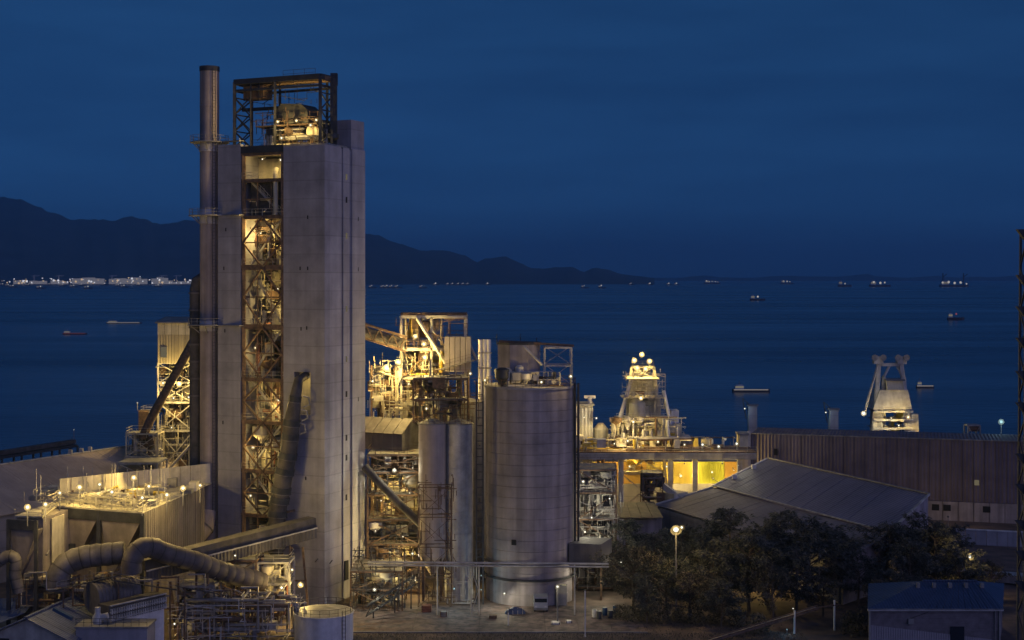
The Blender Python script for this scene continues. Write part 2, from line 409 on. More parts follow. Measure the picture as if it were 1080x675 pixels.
for i in range(9):
    for j in range(4):
        x0, y0 = -26 + i * 5.2, 218.4 + j * 4.4
        me_mb = MB().box((x0 + 0.04, y0 + 0.04, 0.004), (x0 + 5.16, y0 + 4.36, 0.05 + rn.uniform(0, 0.015)))
        me = bpy.data.meshes.new('slab'); me.from_pydata([(x, y - 226, z) for x, y, z in me_mb.v], [], me_mb.f); me.materials.append(m_yard)
        o = bpy.data.objects.new('slab', me); COL.objects.link(o); o.parent = yard
kb = bpy.data.objects.new('kerb', None); COL.objects.link(kb); kb['kind'] = 'structure'; kb['label'] = 'pale kerb stones between the yard and the grass'; kb.location = (0, 218, 0)
kme = bpy.data.meshes.new('kerb_stone'); _k = MB().box((-.98, -.15, 0), (.98, .15, .16)); kme.from_pydata(_k.v, [], _k.f); kme.materials.append(m_quay)
for i in range(24):
    o = bpy.data.objects.new('kerb_stone', kme); COL.objects.link(o); o.parent = kb; o.location = (-26 + i * 2.0, rn.uniform(-.03, .03), rn.uniform(0, .03)); o.rotation_euler.z = rn.uniform(-.015, .015)
# sea
m_sea = bpy.data.materials.new('sea_water'); m_sea.use_nodes = True
n = m_sea.node_tree.nodes; l = m_sea.node_tree.links.new; p = n['Principled BSDF']
p.inputs['Base Color'].default_value = (0.012, 0.03, 0.085, 1); p.inputs['Roughness'].default_value = 0.22; p.inputs['IOR'].default_value = 1.33
g = n.new('ShaderNodeNewGeometry')
def wave(scale, detail):
    mp_ = n.new('ShaderNodeMapping'); mp_.inputs['Scale'].default_value = scale
    t_ = n.new('ShaderNodeTexNoise'); t_.inputs['Scale'].default_value = 1.0; t_.inputs['Detail'].default_value = detail
    l(g.outputs['Position'], mp_.inputs[0]); l(mp_.outputs[0], t_.inputs['Vector']); return t_.outputs['Fac']
b1 = n.new('ShaderNodeBump'); b1.inputs['Strength'].default_value = 1.0; b1.inputs['Distance'].default_value = 0.40
l(wave((0.10, 0.22, 0.1), 4), b1.inputs['Height'])
b2 = n.new('ShaderNodeBump'); b2.inputs['Strength'].default_value = 1.0; b2.inputs['Distance'].default_value = 0.7
l(wave((0.004, 0.02, 0.1), 5), b2.inputs['Height']); l(b1.outputs[0], b2.inputs['Normal']); l(b2.outputs[0], p.inputs['Normal'])
mr = n.new('ShaderNodeMapRange'); mr.inputs[1].default_value = 0.35; mr.inputs[2].default_value = 0.65; mr.inputs[3].default_value = 0.16; mr.inputs[4].default_value = 0.30
l(wave((0.0012, 0.007, 0.1), 5), mr.inputs[0]); l(mr.outputs[0], p.inputs['Roughness'])
solo('sea', MB().add([(-45000, 378, -3), (45000, 378, -3), (45000, 45000, -3), (-45000, 45000, -3)], [(0, 1, 2, 3)]), m_sea,
     'dark blue sea out to the horizon', None, kind='structure')
# hills across the bay
m_hill = material('hill_woods', (0.05, 0.07, 0.075), 0.95, var=0.4, scale=0.003)
def hills(name, prof, Y1, Y0, label, seed, rough=1.0):
    rn = random.Random(seed); mb = MB(); nx, ny = 220, 14
    x0, x1 = prof[0][0], prof[-1][0]
    def ridge(x):
        for (a, ya), (b, yb) in zip(prof[:-1], prof[1:]):
            if a <= x <= b:
                t = (x - a) / (b - a); t = t * t * (3 - 2 * t) * 0.5 + t * 0.5; return ya + (yb - ya) * t
        return prof[-1][1]
    ph = [(rn.uniform(0, 6.28), rn.uniform(.02, .25), rn.uniform(.5, 3)) for _ in range(14)]
    for j in range(ny):
        t = j / (ny - 2) if j < ny - 1 else None
        for i in range(nx):
            px = x0 + (x1 - x0) * i / (nx - 1)
            top = max(0.0, (HZ - ridge(px))) * Y1 / F + CH
            if t is None: Y, z = Y1 * 1.25, -60.0
            else:
                Y = Y0 + (Y1 - Y0) * t
                nse = sum(math.sin(px * fq * 1.0 + a + t * k) for a, fq, k in ph) / 14.0
                z = -4 + (top + 4) * (t ** 0.75) * (1 + 0.35 * nse * (1 - t)) + rough * top * 0.012 * sum(math.sin(px * fq * 6 + a) for a, fq, k in ph) / 3 * t
            mb.v.append(((px - 540) / F * Y1 * (Y / Y1 if t is not None else 1.0), Y, z))
    mb.f = [(j * nx + i, j * nx + i + 1, (j + 1) * nx + i + 1, (j + 1) * nx + i) for j in range(ny - 1) for i in range(nx - 1)]
    return solo(name, mb, m_hill, label, None, kind='structure', smooth=True)
hills('hills', [(-260, 250), (-160, 232), (-80, 224), (-30, 212), (0, 208.5), (20, 209.5), (35, 217), (55, 224), (75, 232), (95, 231), (115, 233), (140, 228.5), (155, 233),
                (172, 237), (200, 231.5), (230, 236), (270, 243), (310, 240), (350, 243), (386, 246.5), (400, 249), (420, 257), (445, 264), (470, 264), (490, 269), (503, 277),
                (512, 272.5), (533, 270.5), (548, 277), (560, 282.5), (575, 283.5), (588, 281.5), (604, 281.5), (615, 287), (628, 282), (640, 284), (655, 289), (672, 291), (690, 293.2)],
      16000, 12600, 'dark wooded mountains across the bay', 3)
hills('islands', [(690, 293.4), (720, 293.2), (728, 291.5), (745, 290.5), (760, 292.5), (800, 293.2), (812, 291.2), (836, 290.8), (850, 291.5), (872, 291.5), (890, 292), (903, 290),
                  (915, 288.8), (924, 291.5), (960, 293), (975, 291.8), (988, 290.8), (998, 292), (1020, 293.2), (1032, 291.5), (1042, 292.6), (1060, 292.2), (1075, 290.4), (1100, 289.5), (1140, 291), (1200, 293.3)],
      30000, 27000, 'low dark islands along the far horizon', 8, 0.3)
solo('far_shore', MB().prism([(XY(-200, 11900)), (XY(260, 11900)), (XY(330, 12700)), (XY(-260, 12700))], -6, 1.5), m_hill,
     'low reclaimed shore below the mountains', None, kind='structure')
# ================================================================== preheater tower
A = R(25); C0 = Vector((-31.3, 235.0)); U = Vector((-math.cos(A), math.sin(A))); V = Vector((math.sin(A), math.cos(A)))
def TP(u, v, z=None):
    q = C0 + U * u + V * v
    return (q.x, q.y) if z is None else Vector((q.x, q.y, z))
def rect(u0, u1, v0, v1): return [TP(u1, v0), TP(u0, v0), TP(u0, v1), TP(u1, v1)]
TZ = 77.3
tw = Thing('preheater_tower', 'tall concrete tower with an open lit steel bay and dark steel frame on top', 'tower', TP(10, 6, 0))
# right wing: body set back behind the front shell, whose opening lets the duct out
zo0, zo1 = Zat(440, 233), Zat(394, 233); uo0, uo1 = 2.8, 6.0
tw.part('concrete_wall', MB().prism(rect(0.35, 8.0, 1.6, 12.6), 0, TZ - 0.3), M['concrete'])
for (u0, u1, z0, z1) in ((0, 8.2, 0, zo0), (0, 8.2, zo1, TZ), (0, uo0, zo0, zo1), (uo1, 8.2, zo0, zo1)):
    tw.part('concrete_wall', MB().prism(rect(u0, u1, 0, 1.6), z0, z1), M['concrete'])
tw.part('opening_lining', MB().prism(rect(uo0 + .05, uo1 - .05, 1.35, 1.58), zo0 + .05, zo1 - .05), M['cream'])
# side face: three piers with recessed joints, the middle one carrying the stair slits
for (v0, v1, u0) in ((1.6, 5.25, 0.0), (6.05, 8.05, 0.12), (8.85, 13.1, 0.0)):
    tw.part('concrete_pier', MB().prism(rect(u0, 0.6, v0, v1), 0, TZ), M['concrete_pale'])  # light on the side face put into a paler concrete
for (px, py, lit) in ((363, 187, 1), (363, 249, 1), (363, 326, 1), (363, 379, 1), (363, 211, 0), (363, 416, 0), (363, 462, 0), (363, 483, 0), (363, 525, 0)):
    Y = 241.3; z = Zat(py, Y)
    tw.part('window', MB().prism([TP(0.06, 6.85), TP(0.04, 7.25), TP(0.2, 7.25), TP(0.2, 6.85)], z - 0.45, z + 0.55), M['window_lit'] if lit else M['black'])
for py in (231, 284, 421, 500): 
    z = Zat(py, 245); tw.part('vent', MB().prism([TP(-0.02, 10.7), TP(-0.02, 10.9), TP(0.1, 10.9), TP(0.1, 10.7)], z - 0.35, z + 0.35), M['black'])
for (px, py) in ((317, 283), (325, 283), (318, 347), (324, 346), (325, 229), (323, 505), (322, 556), (304, 478)):
    u = (342 - px) * 0.1895; z = Zat(py, 236); tw.part('vent', MB().prism(rect(u, u + 0.22, -0.03, 0.1), z - 0.3, z + 0.3), M['black'])
for (px, py) in ((335, 590), (350, 590)):   # wall hooks near the base
    tw.part('wall_bracket', MB().beam(TP((342 - px) * .19, 0, Zat(py, 235)), TP((342 - px) * .19, -0.8, Zat(py, 235) - .4), .12), M['dark_steel'])
tw.part('door', MB().prism([TP(-0.06, 6.4), TP(-0.06, 7.5), TP(0.2, 7.5), TP(0.2, 6.4)], 3.2, 6.5), M['black'])
# left wing
tw.part('concrete_wall', MB().prism(rect(17.0, 21.8, 0, 12.5), 0, 78.0), M['concrete'])
for (px, py) in ((239, 242), (237, 283), (236, 446), (238, 349)):
    u = 17 + (254 - px) * 0.2; z = Zat(py, 243); tw.part('vent', MB().prism(rect(u, u + 0.22, -0.03, 0.1), z - 0.3, z + 0.3), M['black'])
# the bay between the wings
lev = [Zat(y, 240) for y in (590, 545, 498, 446, 401, 345, 282, 229, 190, 162)]
for u in (8.6, 16.6):
    for v in (0.4, 10.8): tw.bar('column', TP(u, v, 0), TP(u, v, lev[-1]), 0.55, M['rust_steel'])
tw.part('back_wall', MB().prism(rect(8.2, 17.0, 11.3, 11.6), 0, lev[-1]), M['cream'])
for i, z in enumerate(lev):
    tw.bar('beam', TP(8.2, 0.4, z), TP(17, 0.4, z), 0.45, M['rust_steel'], 0.9 if i in (5, 6) else 0.6)
    tw.part('deck', MB().prism(rect(8.2, 17.0, 0.75, 11.2), z - 0.1, z + 0.12), M['grey_steel'])
    if i not in (9,): railing(tw, [TP(8.3, 0.15, z + 0.35), TP(16.9, 0.15, z + 0.35)], mat=M['cream'])
    if 0 < i <= 6:
        z2 = lev[i + 1]; zm = (z + z2) / 2; um = 12.6
        for uu in (8.6, 16.6):
            tw.bar('brace', TP(um, 0.1, z), TP(uu, 0.1, zm), 0.26, M['rust_steel']); tw.bar('brace', TP(uu, 0.1, zm), TP(um, 0.1, z2), 0.26, M['rust_steel'])
tw.bar('beam', TP(8.2, 0.3, Zat(157, 240)), TP(17, 0.3, Zat(157, 240)), 0.6, M['dark_steel'], 1.2)
for i, (du, dv, r_) in enumerate(((11, 5, 2.0), (14.6, 6, 1.9), (11.5, 7.5, 1.9), (14, 4.5, 1.7), (12.6, 6, 2.2), (11, 5, 1.7), (14.2, 6.5, 1.9))):   # cyclones, one hung on each floor
    z = lev[i + 1] - 3.6; h = 7.2; c = TP(du, dv, z)
    tw.part('cyclone', MB().lathe(c, [(.4, 0), (.45, .6), (r_, h * .5), (r_, h * .92), (r_ * .6, h)], 20), M['cream'] if i % 2 else M['pale_steel'], smooth=True)
    tw.part('riser_duct', MB().tube([c + Vector((0, 0, h - .2)), c + Vector((0, 0, h + 1.2)), c + Vector((1.2 * (-1) ** i, 0.5, h + 2.6))], .75, 12), M['duct'], smooth=True)
for i in range(len(lev) - 3):
    clutter(tw, TP(8.8, 1.4), U * 7.6, V * 8, lev[i] + 0.4, lev[i + 1] - 0.5, 14, 3, 4, 100 + i, [M['cream'], M['pale_steel'], M['rust_steel'], M['brick_red'], M['grey_steel']])
for i in range(len(lev) - 2):
    conduits(tw, TP(8.7, .7), U * 7.8, V * 5, lev[i] + .2, lev[i + 1] - .3, 46, 150 + i, M['cream' if i % 2 else 'rust_steel'])
    zq = (lev[i] + lev[i + 1]) / 2
    for uu in (11.2, 14.0): tw.bar('post', TP(uu, 0.75, lev[i]), TP(uu, 0.75, lev[i + 1]), .16, M['rust_steel'])
    tw.bar('tie_beam', TP(8.4, .8, zq), TP(16.8, .8, zq), .16, M['rust_steel'], .22)
    sa, sb = (9.2, 15.8) if i % 2 else (15.8, 9.2)
    tw.bar('stair_flight', TP(sa, 1.3, lev[i] + .2), TP(sb, 1.3, lev[i + 1]), .12, M['pale_steel'], .35)
    railing(tw, [TP(sa, 1.0, lev[i] + .3), TP(sb, 1.0, lev[i + 1] + .1)], mat=M['cream'], step=.9)
tw.part('machine_house', MB().prism(rect(9.4, 15.8, 1.4, 7), lev[7] + 0.3, lev[8] - 0.3), M['duct_dark'])
tw.part('hoist_pipe', MB().tube([TP(10.2, 0.6, lev[7] + .4), TP(10.2, 0.6, lev[8] + 1), TP(10.6, 1.4, lev[8] + 2)], .42, 10), M['cream'], smooth=True)
tw.part('back_wall', MB().prism(rect(8.25, 16.95, 5.2, 5.4), lev[8] + .3, lev[9] - .4), M['cream'])
# steel frame on the roof
D = M['dark_steel']; zt = 88.9
fr = dict(a=(19.0, 1.0), b=(1.5, 1.0), c=(1.5, 5.2), d=(19.0, 6.0))
for k, (u, v) in fr.items(): tw.bar('column', TP(u, v, 77.5 if k != 'd' else 76), TP(u, v, zt), 0.5 if k != 'c' else 1.1, D if k != 'd' else M['rust_steel'])
tw.bar('column', TP(1.4, 5.2, zt - 1), TP(1.4, 5.2, zt + 1.0), 1.15, D)
for (u, v, z0) in ((13.0, 6, 77.5), (10.6, 1, 77.5), (3.0, 5.5, 77.5), (0.6, 3.2, 77.5)): tw.bar('column', TP(u, v, z0), TP(u, v, zt), 0.4, D)
for (p_, q_) in (('a', 'b'), ('b', 'c'), ('c', 'd'), ('d', 'a')):
    tw.bar('beam', TP(*fr[p_], zt), TP(*fr[q_], zt), 0.5, D, 0.9); tw.bar('beam', TP(*fr[p_], zt - 1.5), TP(*fr[q_], zt - 1.5), 0.3, D, 0.4)
tw.part('crane_girder', MB().prism(rect(1.2, 18.8, 2.0, 4.2), zt - 0.6, zt + 0.25), M['rust_steel'])
tw.part('hoist', MB().prism(rect(13.5, 17.6, 1.6, 4.4), zt - 3.0, zt - 0.75), M['rust_steel'])
tw.bar('beam', TP(18.9, 3.2, zt - 4.6), TP(9.4, 3.2, zt - 4.6), 0.5, D, 0.55)
railing(tw, [TP(9.5, 1.8, zt + .25), TP(3.0, 1.8, zt + .25)], mat=D, h=1.3)
zz = 77.5
while zz < zt - 3:
    z2 = zz + 2.9
    for (p_, q_) in (('a', 'd'), ('b', 'c')):
        tw.bar('brace', TP(*fr[p_], zz), TP(*fr[q_], z2), 0.18, D); tw.bar('brace', TP(*fr[q_], zz), TP(*fr[p_], z2), 0.18, D)
        tw.bar('beam', TP(*fr[p_], z2), TP(*fr[q_], z2), 0.2, D)
    tw.bar('brace', TP(19, 1, zz), TP(15.6, 1, z2), 0.16, D); tw.bar('brace', TP(15.6, 1, zz), TP(19, 1, z2), 0.16, D)
    zz = z2
tw.bar('column', TP(15.6, 1, 77.5), TP(15.6, 1, zt), 0.2, D)
# crusher hood and clutter under the frame
hp = [(4.6, 81.4), (4.9, 83.6), (6.2, 84.6), (10.2, 84.9), (11.2, 83.8), (11.2, 81.4)]
mb = MB(); n_ = len(hp)
mb.add([TP(u, v, z) for v in (2.2, 6.6) for u, z in hp], [tuple(range(n_))[::-1], tuple(range(n_, 2 * n_))] + [(i, (i + 1) % n_, n_ + (i + 1) % n_, n_ + i) for i in range(n_)])
tw.part('hood', mb, M['dark_steel'])
tw.part('roof_deck', MB().prism(rect(0.2, 16.9, 0.3, 7.5), 77.34, 77.6), M['grey_steel'])
tw.part('roof_deck', MB().prism(rect(2.2, 14.6, 1.0, 7), 80.9, 81.1), M['rust_steel'])
railing(tw, [TP(0.4, 0.5, 77.6), TP(8.2, 0.5, 77.6), TP(14.8, 0.5, 77.6)], mat=M['dark_steel'])
railing(tw, [TP(2.2, 1.0, 81.1), TP(14.6, 1.0, 81.1)], mat=M['rust_steel'])
clutter(tw, TP(2.0, 1.2), U * 12.6, V * 5, 77.7, 80.7, 34, 6, 8, 31, [M['pale_steel'], M['rust_steel'], M['dark_steel'], M['cream']])
conduits(tw, TP(2.0, .8), U * 13, V * 6, 77.7, 83.5, 110, 171, M['rust_steel'], .06, .13)
conduits(tw, TP(1.6, .8), U * 16, V * 5, 84.5, 88.6, 40, 172, M['dark_steel'], .06, .13)
clutter(tw, TP(0.4, 1.2), U * 4, V * 5, 77.7, 81.5, 8, 1, 2, 33, [M['pale_steel'], M['dark_steel']])
tw.part('penthouse', MB().prism(rect(0.1, 3.4, 8.6, 12.9), TZ - 0.1, TZ + 5.0), M['concrete'])
railing(tw, [TP(21.7, 0.1, 78), TP(17.2, 0.1, 78)], mat=M['pale_steel'])
# front duct leaving the opening and running down the face
dpts = [TP(4.3, 1.0, Zat(398, 233)), TP(4.3, -1.2, Zat(402, 232)), TP(4.5, -1.9, Zat(420, 231)), TP(5.0, -2.1, Zat(445, 230)), TP(5.7, -2.2, Zat(480, 230)), TP(6.9, -2.4, Zat(520, 229)), TP(7.6, -2.5, Zat(545, 229)), TP(8.0, -2.6, Zat(578, 229))]
drad = [.7, .78, .95, 1.3, 1.45, 1.5, 1.45, 1.35]
fd = Thing('downcomer_duct', 'dark ribbed duct running down the front of the tall concrete tower', 'duct', dpts[-1])
fd.part('pipe', MB().tube(dpts, drad, 18), M['duct_dark'], smooth=True)
for i in range(2, 7):
    a_, b_ = dpts[i], dpts[i + 1]
    for k in (0.12, 0.55):
        c = a_.lerp(b_, k); d = (b_ - a_).normalized(); fd.rod('collar', c - d * .5, c + d * .5, drad[i] * 1.12, M['dark_steel']); fd.rod('flange', c + d * .5, c + d * .62, drad[i] * 1.18, M['duct'])
fd.part('discharge_cone', MB().lathe(dpts[-1] - Vector((0, 0, 2.6)), [(.8, 0), (1.9, 1.6), (2.6, 2.3), (1.7, 3.0)], 18), M['duct_dark'], smooth=True)
for k in range(3):
    p_ = dpts[2].lerp(dpts[3], k * .6) + Vector((1.3, -.2, 0)); fd.part('loop_pipe', MB().tube([p_, p_ + Vector((.9, 0, -.2)), p_ + Vector((1.1, 0, -1.4)), p_ + Vector((.1, 0, -1.8))], .16, 8), M['grey_steel'], smooth=True)
for z in (Zat(490, 231), Zat(545, 231)): fd.bar('support', TP(6.0, 0.0, z), TP(6.0, -2.2, z), .3, M['rust_steel'])
lamp(TP(3.3, 0.3, zo1 - .8), 260, 'small lamp inside the lit opening where the dark duct leaves the tower', size=.5, aim=(0.3, -.3, -1))
# bay lamps, one or two on each floor
names = ['lowest', 'second lowest', 'third lowest', 'fourth lowest', 'middle', 'fifth highest', 'fourth highest', 'third highest', 'hoist', 'top']
for i, (u, dz, pw, s) in enumerate(((13.5, 2.4, 110, .8), (15.6, 3.2, 130, .8), (15.1, 4.0, 240, 1.0), (9.8, 3.8, 330, 1.0), (14.6, 5.4, 170, .7), (10.0, 6.5, 150, .6), (15.0, 6.6, 480, .9))):
    lamp(TP(u, 0.9, lev[i] + dz), pw * 2.6, 'floodlight on the %s floor of the open bay in the concrete tower' % names[i], 'lamps in the tower bay', size=s, aim=(-.1, -1, -.35), arm=TP(u, 1.6, lev[i] + dz + .4))
for i, (u, dz, pw, s) in enumerate(((10.5, 4.2, 90, .5), (14.0, 5.0, 200, .5), (9.8, 2.9, 120, .5), (15.8, 6.0, 120, .5))):
    lamp(TP(u, 4.2, lev[i + 3] + dz), pw * 7, 'inner lamp behind the braces on the %s floor of the tower bay' % names[i + 3], 'lamps in the tower bay', size=s, aim=(-.1, -1, -.6), arm=TP(u, 5.0, lev[i + 3] + dz + .4))
lamp(TP(9.4, 1.0, lev[8] + 3.4), 420, 'larger floodlight under the top beam of the tower bay', 'lamps in the tower bay', size=.9, aim=(0, -1, -.5), arm=TP(9.4, 2, lev[8] + 3.8))
lamp(TP(13.2, 1.0, lev[8] + 3.7), 200, 'smaller floodlight under the top beam of the tower bay', 'lamps in the tower bay', size=.6, aim=(0, -1, -.5), arm=TP(13.2, 2, lev[8] + 4.1))
for i, (px, py, s, pw) in enumerate(((292, 128.5, .75, 170), (312, 128.5, .75, 170), (327, 134, .8, 150), (333, 129, .75, 150), (296, 146, .9, 120))):
    u = (342 - px) / 112 * 21.8 * 0.97 + 0.4
    lamp(TP(u, 0.7, Zat(py, 240)), pw * 3.2, ORD[i] + ' floodlight from the left on the roof of the concrete tower' if i < 4 else 'low floodlight beside the roof parapet of the concrete tower',
         'lamps on the tower roof', size=s, arm=TP(u, 1.6, Zat(py, 240) + .3))

# ================================================================== chimney stack
SX, SY = XY(221, 246); SR = 1.66
st = Thing('chimney_stack', 'tall slim round stack with pale bands beside the concrete tower', 'chimney', (SX, SY, 0))
cuts = [(0, Zat(548, 246), 'stack'), (Zat(548, 246), Zat(349, 246), 'stack'), (Zat(349, 246), Zat(338, 246), 'band'), (Zat(338, 246), Zat(236, 246), 'stack'), (Zat(236, 246), Zat(221, 246), 'band'),
        (Zat(221, 246), Zat(160, 246), 'stack'), (Zat(160, 246), Zat(150, 246), 'band'), (Zat(150, 246), Zat(113, 246), 'stack'), (Zat(113, 246), Zat(71, 246), 'stack')]
for a_, b_, m_ in cuts:
    r = SR * (1.0 if m_ == 'stack' else 1.04)
    st.part('shaft_section', MB().lathe((SX, SY, a_), [(r * 1.03, 0), (r * 1.03, .15), (r, .2), (r, b_ - a_ - .02)], 28), M[m_], smooth=True)
st.part('rim', MB().lathe((SX, SY, Zat(71, 246)), [(SR * .9, -.8), (SR * 1.05, -.75), (SR * 1.05, .1), (SR * .9, .1)], 28, caps=False), M['dark_steel'], smooth=True)
for py, ro in ((151, 3.4), (228, 3.6), (343, 3.8)):
    z = Zat(py, 246)
    pf = st.part('platform', MB().lathe((SX, SY, z), [(SR * 1.06, 0), (ro, 0), (ro, .15), (SR * 1.06, .15)], 24, caps=False), M['grey_steel'])
    mb = MB()
    for k in range(16):
        t_ = 2 * math.pi * k / 16; q = Vector((SX + ro * .97 * math.cos(t_), SY + ro * .97 * math.sin(t_), z + .15)); t2 = 2 * math.pi * (k + 1) / 16
        q2 = Vector((SX + ro * .97 * math.cos(t2), SY + ro * .97 * math.sin(t2), z + .15))
        mb.beam(q, q + Vector((0, 0, 1.1)), .07)
        for hh in (.55, 1.1): mb.beam(q + Vector((0, 0, hh)), q2 + Vector((0, 0, hh)), .06)
    st.part('railing', mb, M['grey_steel'], pf)
    for k in range(6):
        t_ = 2 * math.pi * (k + .5) / 6; st.bar('bracket', (SX + SR * math.cos(t_), SY + SR * math.sin(t_), z - 1.4), (SX + ro * .9 * math.cos(t_), SY + ro * .9 * math.sin(t_), z), .14, M['grey_steel'])
    st.bar('walkway', (SX + 2.6, SY - 1.5, z + .05), (SX + 6.4, SY - 4.3, z + .05), 1.1, M['grey_steel'], .15)
ladder(st, (SX + .9, SY - SR - .1, 12), Zat(75, 246), mat=M['dark_steel'])
# secondary riser beside the stack
rx, ry = XY(206, 247)
rs = Thing('riser_pipe', 'dark vertical pipe with flanges close to the left of the stack', 'pipe', (rx, ry, 0))
rs.part('pipe', MB().tube([(rx, ry, 0), (rx, ry, Zat(305, 247)), (rx + .3, ry, Zat(296, 247)), (rx + 1.3, ry, Zat(291, 247))], [1.0, 1.0, .95, .7], 16), M['duct_dark'], smooth=True)
for py in range(310, 430, 18): rs.rod('flange', (rx, ry, Zat(py, 247)), (rx, ry, Zat(py, 247) + .3), 1.2, M['duct'])
for py in (345, 400): rs.bar('support', (rx, ry, Zat(py, 247)), (rx + 1.6, ry, Zat(py, 247)), .25, M['dark_steel'])
# inlet bend at the foot of the stack
ib = Thing('stack_inlet_duct', 'smooth duct bend curving into the foot of the tall stack', 'duct', (SX - 4, SY - 4, 0))
ip = [(SX, SY - 1.2, Zat(540, 244)), (SX - .2, SY - 2.2, Zat(556, 243)), (SX - 1.6, SY - 3.4, Zat(568, 242)), (SX - 4.5, SY - 4.6, Zat(574, 240)), (SX - 9, SY - 5.5, Zat(577, 239))]
ib.part('pipe', MB().tube(ip, 1.55, 18), M['stack'], smooth=True)
for a_, b_ in zip(ip[1:-1], ip[2:]):
    a_, b_ = Vector(a_), Vector(b_); d = (b_ - a_).normalized(); ib.rod('collar', a_ - d * .12, a_ + d * .12, 1.68, M['duct'])
ib.bar('support', (SX - 7, SY - 5.2, 0), (SX - 7, SY - 5.2, Zat(577, 239) - 1.4), .5, M['rust_steel'])
# ================================================================== left side: storage shed, lattice tower, filter house
ls = Thing('storage_shed', 'long tan sheeted storage shed behind the filter house', 'shed', (-95, 285, 0))
Ra, Rb = W(-70, 500, 259), W(172, 464, 312)
Ra.z = Rb.z = 18.8
rdir = (Rb - Ra).normalized(); dn = Vector((rdir.y, -rdir.x, 0)) * 16
m_tan = material('tan_sheet', (0.40, 0.33, 0.27), 0.8, var=0.2, scale=0.15, streak=0.05, rib=(rdir.x, rdir.y, 0, 0.9), bump=0.12)
Ea, Eb = Ra + dn + Vector((0, 0, -6.5)), Rb + dn + Vector((0, 0, -6.5))
clad(ls, 'roof_sheet', Ea, Eb, Rb, Ra, 12, m_tan, 0.15, 0.0, .006)
clad(ls, 'roof_sheet', Rb, Ra, Ra - dn + Vector((0, 0, -6.5)), Rb - dn + Vector((0, 0, -6.5)), 11, m_tan, 0.15)
ls.part('wall', MB().prism([tuple(v.xy) for v in (Ea - dn * .04, Eb - dn * .04, Rb - dn * .96, Ra - dn * .96)], 0, 12.1), M['concrete'])
ls.bar('ridge_cap', Ra + Vector((0, 0, .1)), Rb + Vector((0, 0, .1)), .7, M['pale_steel'], .25)
for k in (0.55, .6, .64, .9): ls.bar('roof_vent', Ra.lerp(Rb, k), Ra.lerp(Rb, k) + Vector((0, 0, 1.0)), .7, M['pale_steel'])

# jetty conveyor out to sea
jt = Thing('jetty_conveyor', 'dark low conveyor jetty standing in the sea', 'jetty', (-140, 420, -3))
j0, j1 = Vector((-166, 388, 1.6)), Vector((-139.5, 448, 1.6))
jt.bar('deck', j0, j1, 3.0, M['dark_steel'], .8); jt.bar('belt_cover', j0 + Vector((0, 0, 1.3)), j1 + Vector((0, 0, 1.3)), 1.8, M['duct_dark'], 1.3)
for k in range(9):
    q = j0.lerp(j1, k / 8)
    for s in (-1.2, 1.2): jt.rod('pile', (q.x + s, q.y, -5), (q.x + s, q.y, 1.6), .35, M['dark_steel'])
lamp(j0.lerp(j1, .32) + Vector((0, 0, 5.6)), 60, 'small pale lamp on the dark jetty conveyor', post=5.2, size=.8, col=WHT)
lamp(j1 + Vector((0, 0, 5.0)), 0, 'dim lamp at the sea end of the dark jetty conveyor', post=4.6, size=.6, col=WHT)

# lattice tower with cladded head
Y0 = 300
def q3(px, py, Y=Y0): return W(px, py, Y)
lt = Thing('transfer_tower', 'lattice steel transfer tower with a tan box head left of the stack', 'tower', (XY(182, Y0)[0], Y0, 0))
x0, x1 = XY(166, Y0)[0], XY(203, Y0)[0]
m_head = material('head_sheet', (0.36, 0.31, 0.21), 0.75, var=0.15, scale=0.3, streak=0.2, rib=(1, 0, 0, .6), bump=.5)
zb, zm, zc = Zat(383, Y0), Zat(353, Y0), Zat(341, Y0)
clad(lt, 'wall_sheet', (x0, Y0, zm), (x1, Y0, zm), (x1, Y0, zc), (x0, Y0, zc), 5, M['cream'], .2, .02)
clad(lt, 'wall_sheet', (x0, Y0, zb), (x1, Y0, zb), (x1, Y0, zm - .05), (x0, Y0, zm - .05), 5, m_head, .2, .02)
lt.part('head_body', MB().prism([(x0 + .05, Y0 + .3), (x1 - .05, Y0 + .3), (x1 - .05, Y0 + 8), (x0 + .05, Y0 + 8)], zb, zc - .1), m_head)
lt.part('roof', MB().prism([(x0 - .4, Y0 - .5), (x1 + .4, Y0 - .5), (x1 + .4, Y0 + 8.4), (x0 - .4, Y0 + 8.4)], zc, [zc + .3, zc + .3, zc + 1.2, zc + 1.2]), M['grey_steel'])
lt.part('window', MB().box((XY(169.5, Y0)[0], Y0 - .12, Zat(377, Y0)), (XY(176, Y0)[0], Y0 + .1, Zat(366, Y0))), M['window_lit'])
frame_bay(lt, (x0, Y0 + .6), (x1 - x0, 0), (0, 7), [0, Zat(500, Y0), Zat(455, Y0), Zat(425, Y0), Zat(404, Y0), zb], M['pale_steel'], .35, 'x', 'fr', rails=True)
frame_bay(lt, (XY(147, Y0)[0], Y0 + 1), (3.6, 0), (0, 5), [0, Zat(500, Y0), Zat(468, Y0), Zat(436, Y0)], M['pale_steel'], .3, 'x', 'f')
clutter(lt, (x0, Y0 + 1.5), (x1 - x0, 0), (0, 5), Zat(510, Y0), zb - 1, 60, 9, 9, 55, [M['cream'], M['pale_steel'], M['rust_steel'], M['duct']])
clutter(lt, (XY(147, Y0)[0], Y0 + 1), (4.0, 0), (0, 4.6), Zat(510, Y0), Zat(440, Y0), 12, 2, 3, 56, [M['cream'], M['rust_steel'], M['duct']])
lt.part('back_sheet', MB().box((x0 + .2, Y0 + 7.8, Zat(500, Y0)), (x1 - .2, Y0 + 8, zb - .2)), M['cream'])
lt.part('chute', MB().tube([W(203, 360, 297), W(190, 385, 296), W(160, 440, 295), W(150, 462, 295)], [.8, .9, .9, .9], 14), M['rust_steel'], smooth=True)
